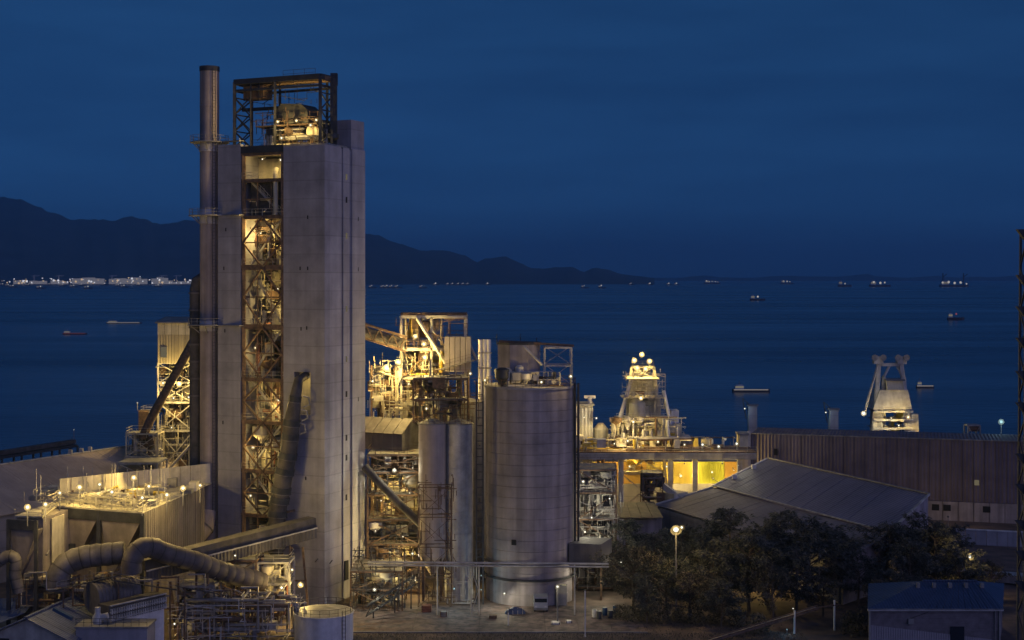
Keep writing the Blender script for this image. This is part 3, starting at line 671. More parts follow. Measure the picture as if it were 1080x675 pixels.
conduits(lt, (x0 - .5, Y0 + .2), (x1 - x0 + 1, 0), (0, 6), Zat(510, Y0), zb, 170, 57, M['cream'], .07, .16)
frame_bay(lt, XY(133, 294), (6.6, 0), (0, 5), [0, Zat(505, 294), Zat(482, 294), Zat(458, 294)], M['cream'], .25, 'x', 'f'); clutter(lt, XY(133, 294.5), (7, 0), (0, 4.5), Zat(512, 294), Zat(456, 294), 26, 4, 5, 58, [M['cream'], M['pale_steel'], M['rust_steel']]); conduits(lt, XY(130, 293.5), (8, 0), (0, 5), Zat(512, 294), Zat(456, 294), 110, 59, M['cream'])
lt.rod('strut', W(214, 455, 297), W(176, 497, 297), .28, M['pale_steel'])
lt.part('hopper', MB().prism([XY(146, 299), XY(157, 299), XY(157, 303), XY(146, 303)], Zat(480, 299), Zat(434, 299)), M['rust_steel'])
frame_bay(lt, XY(124, 285), (8, 0), (0, 8), [0, Zat(508, 285), Zat(489, 285)], M['pale_steel'], .3, 's', 'f', rails=False)
for (px, py, s, pw, nm) in ((189, 405, 1.5, 2200, 'brightest floodlight halfway up the lattice transfer tower'), (172, 404, 1.0, 800, 'floodlight left of the brightest one on the transfer tower'), (183, 420, .8, 380, 'upper small lamp below the brightest floodlight of the transfer tower'), (199, 419, .8, 380, 'lamp beside the stack on the transfer tower'), (181, 451, .6, 300, 'lowest small lamp inside the lattice transfer tower'), (158, 490, .6, 500, 'lamp in the low wing of the transfer tower')):
    lamp(W(px, py, 298.5), pw, nm, 'lamps on the transfer tower', size=s, arm=W(px, py, 298.5) + Vector((0, 1.6, .3)))
lamp(W(145, 425, 300), 0, 'tiny lamp on a thin mast left of the transfer tower', size=.5, post=1.6, col=WHT)

# ------------------------------------------------------------------ bag filter house
ZR = 19.2
fh = Thing('filter_house', 'wide filter house with two dark hopper bays under a floodlit roof', 'building', (-60, 225, 0))
a1 = Vector((*XY(60, 219.6), 0)); a2 = Vector((*XY(150, 213.5), 0)); a3 = Vector((*XY(216, 241), 0)); a4 = a1 + (a3 - a2)
m_clad = material('filter_sheet', (0.17, 0.145, 0.125), 0.75, var=0.22, scale=0.3, streak=0.25, rib=((a3 - a2).normalized().x, (a3 - a2).normalized().y, 0, .9), bump=.7)
m_clad2 = material('hopper_plate', (0.26, 0.22, 0.19), 0.8, var=0.25, scale=0.4, streak=0.2)
zup = lambda v, z: Vector((v.x, v.y, z))
ztop, zbot = ZR, 9.5
clad(fh, 'wall_sheet', zup(a2, zbot), zup(a3, zbot), zup(a3, ztop), zup(a2, ztop), 12, m_clad, .15, .03)
inn = (a4 - a1).normalized()
fh.part('body', MB().prism([tuple((v).xy) for v in (a1 + inn * 3.2 + (a2 - a1) * .01, a2 + inn * 3.2 - (a2 - a1) * .02, a3 - (a2 - a1) * .02, a4)], 0, ZR - .1), m_clad2)
fx = (a2 - a1); fn = -inn
fh.bar('fascia', zup(a1, ZR - .75), zup(a2, ZR - .75), .5, M['dark_steel'], 1.5)
for k in (0.0, 0.5, 1.0): fh.bar('column', zup(a1 + fx * k, 0), zup(a1 + fx * k, ZR), .6, M['dark_steel'])
for k in (0, 1):   # inverted hoppers, one in each bay
    p0, p1 = a1 + fx * (.5 * k + .03), a1 + fx * (.5 * k + .47); c = (p0 + p1) / 2 + inn * 1.2
    zt_, zm_, zb_ = ZR - 1.6, ZR - 4.4, 9.2
    top4 = [zup(p0, zt_), zup(p1, zt_), zup(p1 + inn * 3, zt_), zup(p0 + inn * 3, zt_)]
    e = fx.normalized() * .7
    rim4 = [zup(p0 + inn * 1.3, zm_), zup(p1 + inn * .1 - e, zm_), zup(p1 + inn * 3, zm_), zup(p0 + inn * 3, zm_)]
    fh.part('hopper', MB().add([Vector((v.x, v.y, v.z)) for v in top4] + [zup(p0 + e * .4 + inn * 1.6, zb_), zup(p0 + e * 2.0 + inn * 1.6, zb_), zup(p0 + e * 2.0 + inn * 3, zb_), zup(p0 + e * .4 + inn * 3, zb_)],
            [(0, 1, 2, 3), (7, 6, 5, 4), (0, 4, 5, 1), (1, 5, 6, 2), (2, 6, 7, 3), (3, 7, 4, 0)]), m_clad2)
    fh.bar('valve', zup(p0 + e * 3 + inn * .6, 12.6), zup(p0 + e * 3 + inn * .6, 13.6), 1.1, M['dark_steel'])
# narrow bay at the far left
b1_, b2_ = Vector((*XY(9, 208.5), 0)), Vector((*XY(38, 207.5), 0))
fh.bar('fascia', zup(b1_, ZR - .7), zup(b2_, ZR - .7), .5, M['dark_steel'], 1.4)
for v in (b1_, b2_): fh.bar('column', zup(v, 0), zup(v, ZR), .5, M['dark_steel'])
fh.part('body', MB().prism([tuple(v.xy) for v in (b1_ + inn * 2.6, b2_ + inn * 2.6 - fx * .01, b2_ + inn * 20 - fx * .01, b1_ + inn * 20)], 0, ZR - .15), m_clad2)
fh.part('hopper', MB().add([zup(b1_ + inn * .3, ZR - 1.5), zup(b2_ + inn * .3, ZR - 1.5), zup(b2_ + inn * 2.5, ZR - 1.5), zup(b1_ + inn * 2.5, ZR - 1.5)] +
        [zup(b1_ + inn * 2.2, 10), zup(b1_ + fx * .05 + inn * 2.2, 10), zup(b1_ + fx * .05 + inn * 2.5, 10), zup(b1_ + inn * 2.5, 10)],
        [(0, 1, 2, 3), (7, 6, 5, 4), (0, 4, 5, 1), (1, 5, 6, 2), (2, 6, 7, 3), (3, 7, 4, 0)]), m_clad2)
fh.part('link_wall', MB().prism([tuple(v.xy) for v in (b2_ + inn * 5 + fx * .005, a1 + inn * 2.2 - fx * .01, a1 + inn * 6 - fx * .01, b2_ + inn * 9 + fx * .005)], 0, ZR - .6), M['cream'])
# roof deck with its hatches, pipes and handrails
conduits(fh, (a1 - fx * .45).xy, (fx * 1.4).xy, (inn * 16).xy, ZR + .3, ZR + 1.9, 150, 61, M['cream'], .06, .14)
rd = [b1_ + inn * 2, b2_ + inn * 2, a1, a2, a3, a3 + inn * 12, b1_ + inn * 40]
fh.part('roof_deck', MB().prism([tuple(v.xy) for v in rd], ZR + .02, ZR + .25), M['cream'])
railing(fh, [zup(v, ZR + .25) for v in (b1_ + inn * 2, b2_ + inn * 2, a1, a2, a3)], mat=M['cream'], step=1.6)
rn = random.Random(12)
for k in range(44):
    u, v = rn.random(), rn.random()
    q = a1.lerp(a2, u * 1.5 - .4) + inn * (2.5 + v * 24)
    sx, sy, sz = rn.uniform(.5, 1.3), rn.uniform(.5, 1.3), rn.uniform(.5, 1.7)
    if u * 1.5 - .4 > .95 and v < .2: continue
    fh.block('roof_unit', (q.x - sx, q.y - sy, ZR + .25), (q.x + sx, q.y + sy, ZR + .25 + sz), rn.choice((M['cream'], M['pale_steel'], M['grey_steel'])))
for k in range(34):
    q = a1.lerp(a2, rn.uniform(-.4, .85)) + inn * rn.uniform(2, 20); e = rn.choice((fx.normalized() * .35, inn)) * rn.uniform(3, 6); z = ZR + rn.uniform(.6, 1.8)
    fh.part('pipe', MB().tube([zup(q, ZR + .2), zup(q, z), zup(q + e, z), zup(q + e, ZR + .2)], rn.choice((.1, .16, .25)), 8), rn.choice((M['cream'], M['pale_steel'], M['yellow'])), smooth=True)
for k in range(22):
    q = a1.lerp(a2, rn.uniform(-.5, 1.0)) + inn * rn.uniform(1, 20); fh.rod('mast', zup(q, ZR + .2), zup(q, ZR + rn.uniform(3, 5.5)), .06, M['pale_steel'])
sc0, sc1 = b1_ + inn * 17, a3 + inn * 3
clad(fh, 'screen_sheet', zup(sc0, ZR + .3), zup(sc1, ZR + .3), zup(sc1, ZR + 3.6), zup(sc0, ZR + 3.6), 14, M['cream'], .12, .05)
for k in range(30):
    q = a1.lerp(a2, rn.uniform(-.45, .95)) + inn * rn.uniform(3, 14); hh = rn.uniform(.8, 2.0)
    fh.rod('valve_column', zup(q, ZR + .2), zup(q, ZR + hh), rn.uniform(.12, .38), rn.choice((M['cream'], M['pale_steel'], M['rust_steel'])))
pos = [(29, 535), (48, 532), (63, 520), (84, 514), (105, 511), (118, 519), (141, 504), (150, 525), (157, 513), (176, 522), (193, 515), (211, 512)]
for i, (px, py) in enumerate(pos):
    Y = (CH - ZR - 2.9) * F / (py - HZ)
    lamp(W(px, py, Y), (800, 560, 480, 800, 480, 560, 800, 540, 480, 560, 800, 560)[i], ORD[i] + ' floodlight from the left on the filter house roof', 'floodlights on the filter house roof',
         size=(1.3, 1.1, 1.0, 1.3, 1.0, 1.1, 1.3, 1.0, 1.0, 1.1, 1.3, .9)[i], post=2.7)

# ------------------------------------------------------------------ ducts in front of the filter house
def duct(name, label, pts, rad, mat, seg=1.6, legs=(), collar=1.06, base=None):
    pts = [Vector(p) for p in pts]
    # smooth the run, then cut it in lagging segments
    def cr(p0, p1, p2, p3, t): return .5 * ((2 * p1) + (p2 - p0) * t + (2 * p0 - 5 * p1 + 4 * p2 - p3) * t * t + (3 * p1 - p0 - 3 * p2 + p3) * t ** 3)
    ext = [pts[0] * 2 - pts[1]] + pts + [pts[-1] * 2 - pts[-2]]; run = []
    for i in range(len(pts) - 1):
        n_ = max(2, int((pts[i + 1] - pts[i]).length / (seg * .5)))
        run += [cr(ext[i], ext[i + 1], ext[i + 2], ext[i + 3], k / n_) for k in range(n_)]
    run.append(pts[-1])
    t = Thing(name, label, 'duct', base or (pts[len(pts) // 2].x, pts[len(pts) // 2].y, 0))
    tan = [(run[min(i + 1, len(run) - 1)] - run[max(i - 1, 0)]).normalized() for i in range(len(run))]
    for i in range(0, len(run) - 1, 2):
        sub, tn = run[i:i + 3], tan[i:i + 3]
        if len(sub) > 1: t.part('duct_segment', MB().tube(sub, [rad * .98] + [rad * 1.045] * (len(sub) - 2) + [rad * .98], 20, tan=tn), mat, smooth=True)
        t.part('joint', MB().tube([run[i] - tan[i] * .09, run[i] + tan[i] * .09], rad * 1.0, 20, tan=[tan[i], tan[i]]), M['duct_dark'], smooth=True)
    for k in legs:
        q = run[int(k * (len(run) - 1))]
        for s in (-rad * .7, rad * .7): t.bar('leg', (q.x + s, q.y, 0), (q.x + s * .8, q.y, q.z - rad * .7), .3, M['rust_steel'])
    return t
m_lag = material('lagging', (0.115, 0.095, 0.09), .6, .2, var=.3, scale=.5, streak=.15)
duct('gas_duct', 'segmented grey duct sloping from the elbow down to the concrete tower', [W(139, 604, 206), W(139, 592, 206), W(145, 581, 206.5), W(158, 577, 207.5), W(176, 584, 209), W(205, 592, 212), W(235, 603, 216), W(277, 614, 221)], 1.5, m_lag, legs=(.55, .85))
duct('filter_inlet_duct', 'broad dark duct elbow bending down in front of the hopper bays', [W(131, 583, 208), W(108, 585, 207.5), W(86, 588, 207), W(70, 595, 206.5), W(62, 606, 206), W(61, 622, 206)], 1.65, M['duct'], seg=1.3)
duct('bent_duct', 'small pale bent duct at the left edge by the narrow hopper', [W(-12, 600, 206), W(2, 590, 205), W(11, 586, 205), W(17, 592, 205), W(16, 606, 205), W(20, 625, 205)], .85, M['duct'], seg=1.2)
# inclined conveyor gallery
gal = Thing('conveyor_gallery', 'dark inclined conveyor gallery in front of the concrete tower', 'conveyor', (-45, 220, 0))
g0, g1 = W(150, 607, 211), W(330, 561, 230)
dg_ = (g1 - g0).normalized(); sd = Vector((dg_.y, -dg_.x, 0)).normalized() * 1.25
m_gal = material('gallery_sheet', (0.075, 0.068, 0.07), .75, var=.25, scale=.4, streak=.15, rib=(dg_.x, dg_.y, 0, .6), bump=.5)
h = Vector((0, 0, 1.7))
clad(gal, 'side_sheet', g0 + sd - h * .5, g1 + sd - h * .5, g1 + sd + h * .5, g0 + sd + h * .5, 14, m_gal, .1, .02)
clad(gal, 'roof_sheet', g0 + sd * 1.1 + h * .52, g1 + sd * 1.1 + h * .52, g1 - sd * 1.1 + h * .62, g0 - sd * 1.1 + h * .62, 14, M['dark_steel'], .1, .02)
gal.part('gallery_body', MB().slab(g0 - sd + h * .5, g1 - sd + h * .5, g1 + sd * .93 + h * .5, g0 + sd * .93 + h * .5, 1.6), M['duct_dark'])
gal.bar('eaves_trim', g0 + sd * 1.12 + h * .5, g1 + sd * 1.12 + h * .5, .12, M['pale_steel'], .2)
for k in (.12, .4, .65, .9):
    q = g0.lerp(g1, k)
    for s in (-1, 1): gal.bar('trestle_leg', (q.x + s * 1.9, q.y, 0), (q.x + s * .9, q.y, q.z - 1.8), .35, M['rust_steel'])
    gal.bar('trestle_tie', (q.x - 1.6, q.y, q.z * .45), (q.x + 1.6, q.y, q.z * .45), .25, M['rust_steel'])

# ------------------------------------------------------------------ process frames in the lower middle
def pf_thing(name, label, px0, px1, Y0_, dep, zs, seed, npipe, nves, nbox, mat, brace='x'):
    x0_, x1_ = XY(px0, Y0_)[0], XY(px1, Y0_)[0]
    t = Thing(name, label, 'pipe rack', ((x0_ + x1_) / 2, Y0_, 0))
    frame_bay(t, (x0_, Y0_), (x1_ - x0_, 0), (0, dep), zs, mat, .3, brace, 'fl')
    for i in range(len(zs) - 1):
        clutter(t, (x0_, Y0_), (x1_ - x0_, 0), (0, dep), zs[i] + .2, zs[i + 1] - .3, npipe, nves, nbox, seed + i, [M['pale_steel'], M['rust_steel'], M['cream'], M['grey_steel'], M['brick_red']])
    conduits(t, (x0_, Y0_), (x1_ - x0_, 0), (0, dep), zs[0] + .2, zs[-1], 60, seed + 40, mat)
    return t
pf_thing('pipe_rack', 'narrow lattice pipe rack under the segmented duct', 188, 226, 213, 5, [0, 4.2, 8.2], 300, 7, 1, 2, M['grey_steel'])
pf_thing('pipe_rack', 'braced pipe rack full of vessels at the foot of the duct', 232, 270, 221, 6, [0, 3.6, 7.2, 10.5], 310, 9, 2, 3, M['rust_steel'])
pf_thing('pipe_rack', 'low pipe rack beside the corner of the concrete tower', 272, 305, 223, 5, [0, 3.2, 6.4, 9.8], 320, 9, 2, 2, M['pale_steel'], 's')
for i, (px, py, Y, s, pw, nm) in enumerate(((184, 658, 212, .7, 130, 'lamp on the narrow rack near the bottom of the duct'), (227, 642, 219, .8, 170, 'lamp under the far end of the segmented duct'), (249, 660, 219, .6, 120, 'low lamp at the foot of the braced rack'),
        (248, 586, 219, .7, 130, 'lamp on the side of the dark conveyor gallery'), (297, 620, 221, 1.0, 420, 'floodlight among the pipes left of the tower corner'), (308, 601, 222, .8, 420, 'upper small floodlight at the lit tower corner'), (317, 617, 223.5, 1.2, 900, 'bright floodlight against the foot of the concrete tower'))):
    lamp(W(px, py, Y), pw, nm, 'lamps in the lower racks', size=s, arm=W(px, py, Y) + Vector((-.2, 1.2, .4)))
ov = Thing('service_walkway', 'thin railed service walkway and cable trays over the sloping duct', 'walkway', (*XY(190, 209), 0))
for (p_, q_) in (((118, 612, 203), (186, 622, 208)), ((60, 622, 203), (128, 606, 204)), ((186, 618, 208), (270, 634, 216))):
    p_, q_ = W(*p_), W(*q_); ov.bar('walkway_deck', p_, q_, .8, M['dark_steel'], .1); railing(ov, [p_, q_], mat=M['grey_steel'], step=1.2)
    for k in (.1, .9): c_ = p_.lerp(q_, k); ov.bar('post', (c_.x, c_.y, 0), c_, .2, M['rust_steel'])
for k in range(9):
    c_ = W(30 + k * 28, 604 + (k * 37 % 20), 203 + k * 1.3); ov.part('pipe', MB().tube([c_, c_ + Vector((2.5, .3, 0)), c_ + Vector((2.5, .3, -2.5)), c_ + Vector((5, .8, -2.5))], .12 + .05 * (k % 3), 8), M['rust_steel' if k % 2 else 'grey_steel'], smooth=True)
gt = Thing('pipe_tangle', 'low tangle of pipes and handrails between the racks left of the tank', 'pipework', (*XY(245, 216), 0))
clutter(gt, XY(172, 211), (21, 0), (0, 9), .3, 6.5, 44, 4, 7, 340, [M['rust_steel'], M['duct'], M['pale_steel'], M['grey_steel']]); conduits(gt, XY(172, 210), (21, 0), (0, 9), .3, 7.5, 150, 341, M['pale_steel'], .07, .15)
for k in range(4): railing(gt, [W(178 + k * 30, 668 - k * 7, 211 + k * 2.5), W(214 + k * 30, 664 - k * 7, 211 + k * 2.5)], mat=M['pale_steel'], step=1.2)
pt2 = Thing('pipe_tangle', 'dark tangle of valves and pipes before the hopper bays', 'pipework', (*XY(100, 212), 0))
clutter(pt2, XY(12, 207.8), (16, 0), (0, 4), 4, 11, 30, 3, 5, 342, [M['rust_steel'], M['duct'], M['cream'], M['grey_steel']]); conduits(pt2, XY(12, 207), (17, 0), (0, 4), 4, 11, 90, 343, M['rust_steel'], .07, .14)
for k in range(3): pt2.bar('post', (*XY(20 + k * 32, 209), 0), (*XY(20 + k * 32, 209), 11), .25, M['rust_steel'])
lamp(W(72, 609, 206), 120, 'small white lamp under the dark duct elbow', size=.6, col=WHT, arm=W(72, 609, 206) + Vector((0, 1, .3)))
lamp(W(49, 585, 209), 300, 'lamp low against the yellow link wall between the hoppers', size=.5, arm=W(49, 585, 209) + Vector((0, 1.4, .4)), aim=(0, 1, .3))
# storage tank
tx, ty = XY(341.5, 214); tr = 4.45; tz = Zat(646, 214)
tk = Thing('water_tank', 'white round tank with a railed top in front of the tower', 'tank', (tx, ty, 0))
tk.part('shell', MB().lathe((tx, ty, 0), [(tr, 0), (tr, tz), (tr * 1.03, tz + .02), (tr * 1.03, tz + .2)], 40), M['white'], smooth=True)
tk.part('roof', MB().lathe((tx, ty, tz), [(tr * .99, .21), (.3, .75)], 40), M['grey_steel'], smooth=True)
mb = MB()
for k in range(20):
    t0, t1 = 2 * math.pi * k / 20, 2 * math.pi * (k + 1) / 20
    q, q2 = Vector((tx + tr * math.cos(t0), ty + tr * math.sin(t0), tz + .2)), Vector((tx + tr * math.cos(t1), ty + tr * math.sin(t1), tz + .2))
    mb.beam(q, q + Vector((0, 0, 1.1)), .05); [mb.beam(q + Vector((0, 0, hh)), q2 + Vector((0, 0, hh)), .045) for hh in (.55, 1.1)]
tk.part('railing', mb, M['dark_steel']); ladder(tk, (tx + 3.2, ty - 3.25, 0), tz + 1)

# ------------------------------------------------------------------ bottom left: blue roofed house, ribbed drum, cooler
hs = Thing('gabled_house', 'gabled house with blue sheet roof in the bottom left corner', 'house', (*XY(30, 195), 0))
rd0, rd1 = W(27, 652, 195), W(93, 622, 212.5); rd1.z = rd0.z
ax = (rd1 - rd0).normalized(); sd2 = Vector((ax.y, -ax.x, 0)) * 7.2; drop = Vector((0, 0, -3.1))
m_bl = material('blue_roof_sheet', (0.10, 0.12, 0.19), .5, .1, var=.25, scale=.5, rib=(ax.x, ax.y, 0, .5), bump=.5)
clad(hs, 'roof_sheet', rd0 + sd2 + drop, rd1 + sd2 + drop, rd1, rd0, 10, m_bl, .12, .015)
clad(hs, 'roof_sheet', rd1 - sd2 + drop, rd0 - sd2 + drop, rd0, rd1, 10, m_bl, .12, .015)
hs.bar('ridge_cap', rd0 + Vector((0, 0, .1)), rd1 + Vector((0, 0, .1)), .5, m_bl, .2)
g_in = ax * .9; wl, wr = rd0 + g_in - sd2 * .9, rd0 + g_in + sd2 * .9
ez = rd0.z - 3.1
hs.part('gable_wall', MB().add([(wl.x, wl.y, 0), (wr.x, wr.y, 0), (wr.x, wr.y, ez + .05), (rd0.x + g_in.x, rd0.y + g_in.y, rd0.z - .3), (wl.x, wl.y, ez + .05)] + [(v[0] + ax.x * .4, v[1] + ax.y * .4, v[2]) for v in ((wl.x, wl.y, 0), (wr.x, wr.y, 0), (wr.x, wr.y, ez + .05), (rd0.x + g_in.x, rd0.y + g_in.y, rd0.z - .3), (wl.x, wl.y, ez + .05))],
    [(0, 1, 2, 3, 4), (9, 8, 7, 6, 5), (0, 5, 6, 1), (1, 6, 7, 2), (2, 7, 8, 3), (3, 8, 9, 4), (4, 9, 5, 0)]), M['pale_steel'])
hs.part('wall', MB().prism([tuple((v).xy) for v in (wl + ax * .5, wr + ax * .5, wr + ax * 22, wl + ax * 22)], 0, ez + .1), M['pale_steel'])
for k in (0.2, .62):
    c = wl.lerp(wr, k); wn_ = hs.part('window', MB().prism([tuple((c + d).xy) for d in (-ax * .06 - sd2.normalized() * .9, -ax * .06 + sd2.normalized() * .9, ax * .2 + sd2.normalized() * .9, ax * .2 - sd2.normalized() * .9)], ez - 1.8, ez - .1), M['glass'])
hs.part('roof_curb', MB().beam(rd0.lerp(rd1, .35) + sd2 * .5 + drop * .45, rd0.lerp(rd1, .35) + sd2 * .1 + drop * .05, .5, .5), M['blue_roof'])
# left lower roof piece
hs2 = Thing('lean_to_shed', 'low blue roofed lean-to at the left edge behind the gabled house', 'shed', (*XY(-5, 205), 0))
clad(hs2, 'roof_sheet', W(-30, 668, 200), W(26, 646, 206), W(40, 630, 214), W(-30, 632, 214), 6, m_bl, .12, .02)
hs2.part('wall', MB().prism([XY(-30, 203), XY(16, 207), XY(24, 213), XY(-30, 213)], 0, 3.2), M['pale_steel'])

dr = Thing('ribbed_drum', 'ribbed dark half-round drum cover behind the blue roof', 'drum', (*XY(115, 205), 0))
d0, d1 = W(97, 631, 203), W(140, 622, 208)
da = (d1 - d0).normalized()
dr.part('drum_shell', MB().tube([d0, d1], 2.15, 26), M['duct'], smooth=True)
for k in range(13):
    c = d0.lerp(d1, k / 12); dr.rod('rib', c - da * .08, c + da * .08, 2.27, M['duct'])
for k in (0.15, .85):
    c = d0.lerp(d1, k); dr.bar('cradle', (c.x, c.y, 0), (c.x, c.y, c.z - 1.6), 1.2, M['dark_steel'])
co = Thing('finned_cooler', 'long finned cooler on a white wall beside the ribbed drum', 'cooler', (*XY(145, 203), 0))
k0, k1 = W(112, 655, 199), W(171, 634, 207); kd = (k1 - k0).normalized(); kd.z = 0; kd.normalize(); ks = Vector((kd.y, -kd.x, 0))
kl = (Vector((k1.x, k1.y)) - Vector((k0.x, k0.y))).length; zb_ = k0.z + .3
co.part('wall', MB().prism([tuple((Vector((k0.x, k0.y, 0)) + d).xy) for d in (kd * .3 + ks * .8, kd * (kl - .3) + ks * .8, kd * (kl - .3) - ks * 2, kd * .3 - ks * 2)], 0, zb_), M['white'])
co.part('core', MB().prism([tuple((Vector((k0.x, k0.y, 0)) + d).xy) for d in (ks * .7, kd * kl + ks * .7, kd * kl - ks * 1.8, -ks * 1.8)], zb_ + .05, zb_ + 1.9), M['duct_dark'])
for k in range(24):
    q = Vector((k0.x, k0.y, 0)) + kd * (kl * (k + .5) / 24)
    for zz_ in (zb_ + .15, zb_ + 1.1): co.bar('fin', q + ks * .6 + Vector((0, 0, zz_)), q + ks * 1.15 + Vector((0, 0, zz_)), .16, M['pale_steel'], .75)
for zz_ in (zb_, zb_ + .98, zb_ + 1.95): co.bar('rail', Vector((k0.x, k0.y, zz_)) + ks * .95, Vector((k0.x, k0.y, zz_)) + kd * kl + ks * .95, .3, M['pale_steel'], .14)
pu = Thing('pump_unit', 'pale pump and motor on the flat roof by the finned cooler', 'pump', W(107, 660, 198))
pu.part('casing', MB().lathe(W(103, 660, 198), [(.5, 0), (.75, .5), (.75, 1.3), (.4, 1.8), (.4, 2.6)], 14), M['pale_steel'], smooth=True)
pu.rod('motor', W(105, 652, 198), W(114, 650, 198), .55, M['pale_steel']); pu.rod('motor', W(110, 656, 198), W(116, 655, 198), .4, M['grey_steel'])
rf = Thing('control_room', 'flat roofed pale control room at the bottom edge below the cooler', 'building', (*XY(115, 197), 0))
rx0, rx1 = XY(80, 196)[0], XY(155, 196)[0]; rz = Zat(659, 198)
rf.part('wall', MB().box((rx0, 196, 0), (rx1, 200.5, rz)), M['concrete']); rf.part('roof_edge', MB().box((rx0 - .2, 195.8, rz), (rx1 + .2, 200.6, rz + .25)), M['grey_steel'])
railing(rf, [(rx0, 196, rz + .25), (rx1, 196, rz + .25)], mat=M['dark_steel'], step=1.0)
rf.part('door', MB().box((rx0 + 6.3, 195.93, 0), (rx0 + 7.4, 196.05, 2.3)), M['glass'])
# ================================================================== middle: bin house, silos, steel tower
bh = Thing('bin_house', 'dark gabled bin house on legs against the concrete tower', 'building', (*XY(422, 249), 0))
BC = Vector((*XY(424, 249), 0)); U3, V3 = Vector((U.x, U.y, 0)), Vector((V.x, V.y, 0))
def BP(u, v, z): q = BC + U3 * u + V3 * v; return Vector((q.x, q.y, z))
z0, z1, z2 = Zat(476, 249), Zat(457, 249), Zat(443, 251)
m_bin = material('bin_plate', (0.14, 0.12, 0.12), .75, var=.2, scale=.4, streak=.2)
clad(bh, 'wall_sheet', BP(12, 0, z0), BP(0, 0, z0), BP(0, 0, z1), BP(12, 0, z1), 6, m_bin, .12, .015)
bh.part('gable_wall', MB().add([BP(0, 0, z0), BP(0, 7, z0), BP(0, 7, z1), BP(0, 3.5, z2), BP(0, 0, z1), BP(12, 0.2, z0), BP(12, 7, z0), BP(12, 7, z1), BP(12, 3.5, z2), BP(12, .2, z1)],
        [(0, 1, 2, 3, 4), (9, 8, 7, 6, 5), (0, 5, 6, 1), (1, 6, 7, 2), (5, 0, 4, 9)]), M['grey_steel'])
clad(bh, 'roof_sheet', BP(12, -.5, z1 - .1), BP(-.3, -.5, z1 - .1), BP(-.3, 3.5, z2 + .12), BP(12, 3.5, z2 + .12), 6, M['duct'], .12, .015)
clad(bh, 'roof_sheet', BP(12, 3.5, z2 + .12), BP(-.3, 3.5, z2 + .12), BP(-.3, 7.4, z1), BP(12, 7.4, z1), 6, M['duct'], .12, .015)
for u in (.5, 4.5, 9): 
    for v in (.6, 6.2): bh.bar('leg', BP(u, v, 0), BP(u, v, z0), .4, M['rust_steel'])

# process structure below the bin house
ps = Thing('process_frame', 'crowded steel process frame full of pipes right of the concrete tower', 'steel structure', (*XY(415, 246), 0))
px0_, px1_ = XY(388, 245)[0], XY(444, 245)[0]
zs = [0] + [Zat(y, 245) for y in (622, 596, 574, 548, 522, 498, 480)]
frame_bay(ps, (px0_, 244.5), (px1_ - px0_, 0), (0, 8), zs, M['rust_steel'], .3, 'x', 'fr')
frame_bay(ps, (px0_ - 1.5, 232), (8.5, 0), (0, 9), [0, Zat(640, 236), Zat(617, 236), Zat(598, 236)], M['rust_steel'], .26, 's', 'fr')
for i in range(len(zs) - 1):
    clutter(ps, (px0_, 245), (px1_ - px0_, 0), (0, 6.5), zs[i] + .2, zs[i + 1] - .3, 10, 2, 3, 400 + i, [M['cream'], M['pale_steel'], M['rust_steel'], M['white'], M['grey_steel']])
clutter(ps, (px0_ - 1, 232.5), (8, 0), (0, 8), 0.2, Zat(598, 236), 22, 3, 4, 450, [M['cream'], M['pale_steel'], M['rust_steel'], M['dark_steel']])
for i in range(len(zs) - 1): conduits(ps, (px0_, 243.9), (px1_ - px0_, 0), (0, 7), zs[i] + .2, zs[i + 1], 55, 470 + i, M['dark_steel' if i % 2 else 'rust_steel'])  # conduits coloured dark to stand as backlit silhouettes
conduits(ps, (px0_ - 1.5, 231), (9, 0), (0, 8), .2, 10.5, 150, 480, M['dark_steel'])
ps.part('back_sheet', MB().box((px0_, 252.8, 4), (px1_, 253, zs[-1])), M['cream'])
ps.part('chute', MB().tube([W(384, 492, 243), W(420, 530, 242), W(465, 573, 241)], .7, 12), M['duct_dark'], smooth=True)
for dz in (0, 1.5):
    for dy in (0, 1.2): ps.bar('gantry_chord', W(386, 650, 226) + Vector((0, dy, dz)), W(436, 618, 234) + Vector((0, dy, dz)), .16, M['dark_steel'])
for k in range(7): ps.bar('gantry_web', W(386, 650, 226).lerp(W(436, 618, 234), k / 7) + Vector((0, 0, 1.5 * (k % 2))), W(386, 650, 226).lerp(W(436, 618, 234), (k + 1) / 7) + Vector((0, 0, 1.5 * ((k + 1) % 2))), .12, M['dark_steel'])
for k in (.15, .6, .95): g_ = W(386, 650, 226).lerp(W(436, 618, 234), k); ps.bar('gantry_leg', (g_.x, g_.y, 0), g_, .2, M['dark_steel'])
railing(ps, [W(386, 641, 226), W(436, 609, 234)], mat=M['rust_steel'])
deep = [(397, 510), (428, 508), (408, 536), (434, 545), (394, 578), (420, 586), (400, 606), (430, 600)]  # extra lamps added to light the back sheet behind the pipes
for k, (px, py) in enumerate(deep): lamp(W(px, py, 249.5), 560, ('topmost', 'second', 'third', 'fourth', 'fifth', 'sixth', 'seventh', 'lowest')[k] + ' added deep lamp from above, behind the pipes of the process frame', 'added deep lamps of the process frame', size=.5, arm=W(px, py, 249.5) + Vector((0, 1.0, .4)), aim=(.1, 1, -.2))
lam = [(389, 493, 243.5, .9, 260, WHT), (416, 496, 243.5, 1.1, 360, WHT), (402, 528, 244, .5, 170, SOD), (432, 520, 244, .5, 170, SOD), (396, 560, 244, .5, 160, SOD), (425, 566, 244, .5, 160, SOD), (435, 584, 243, .7, 200, WHT), (403, 590, 244, .5, 140, SOD), (395, 622, 231, .9, 200, WHT), (420, 604, 243, .6, 150, SOD), (438, 612, 242, .5, 140, SOD)]
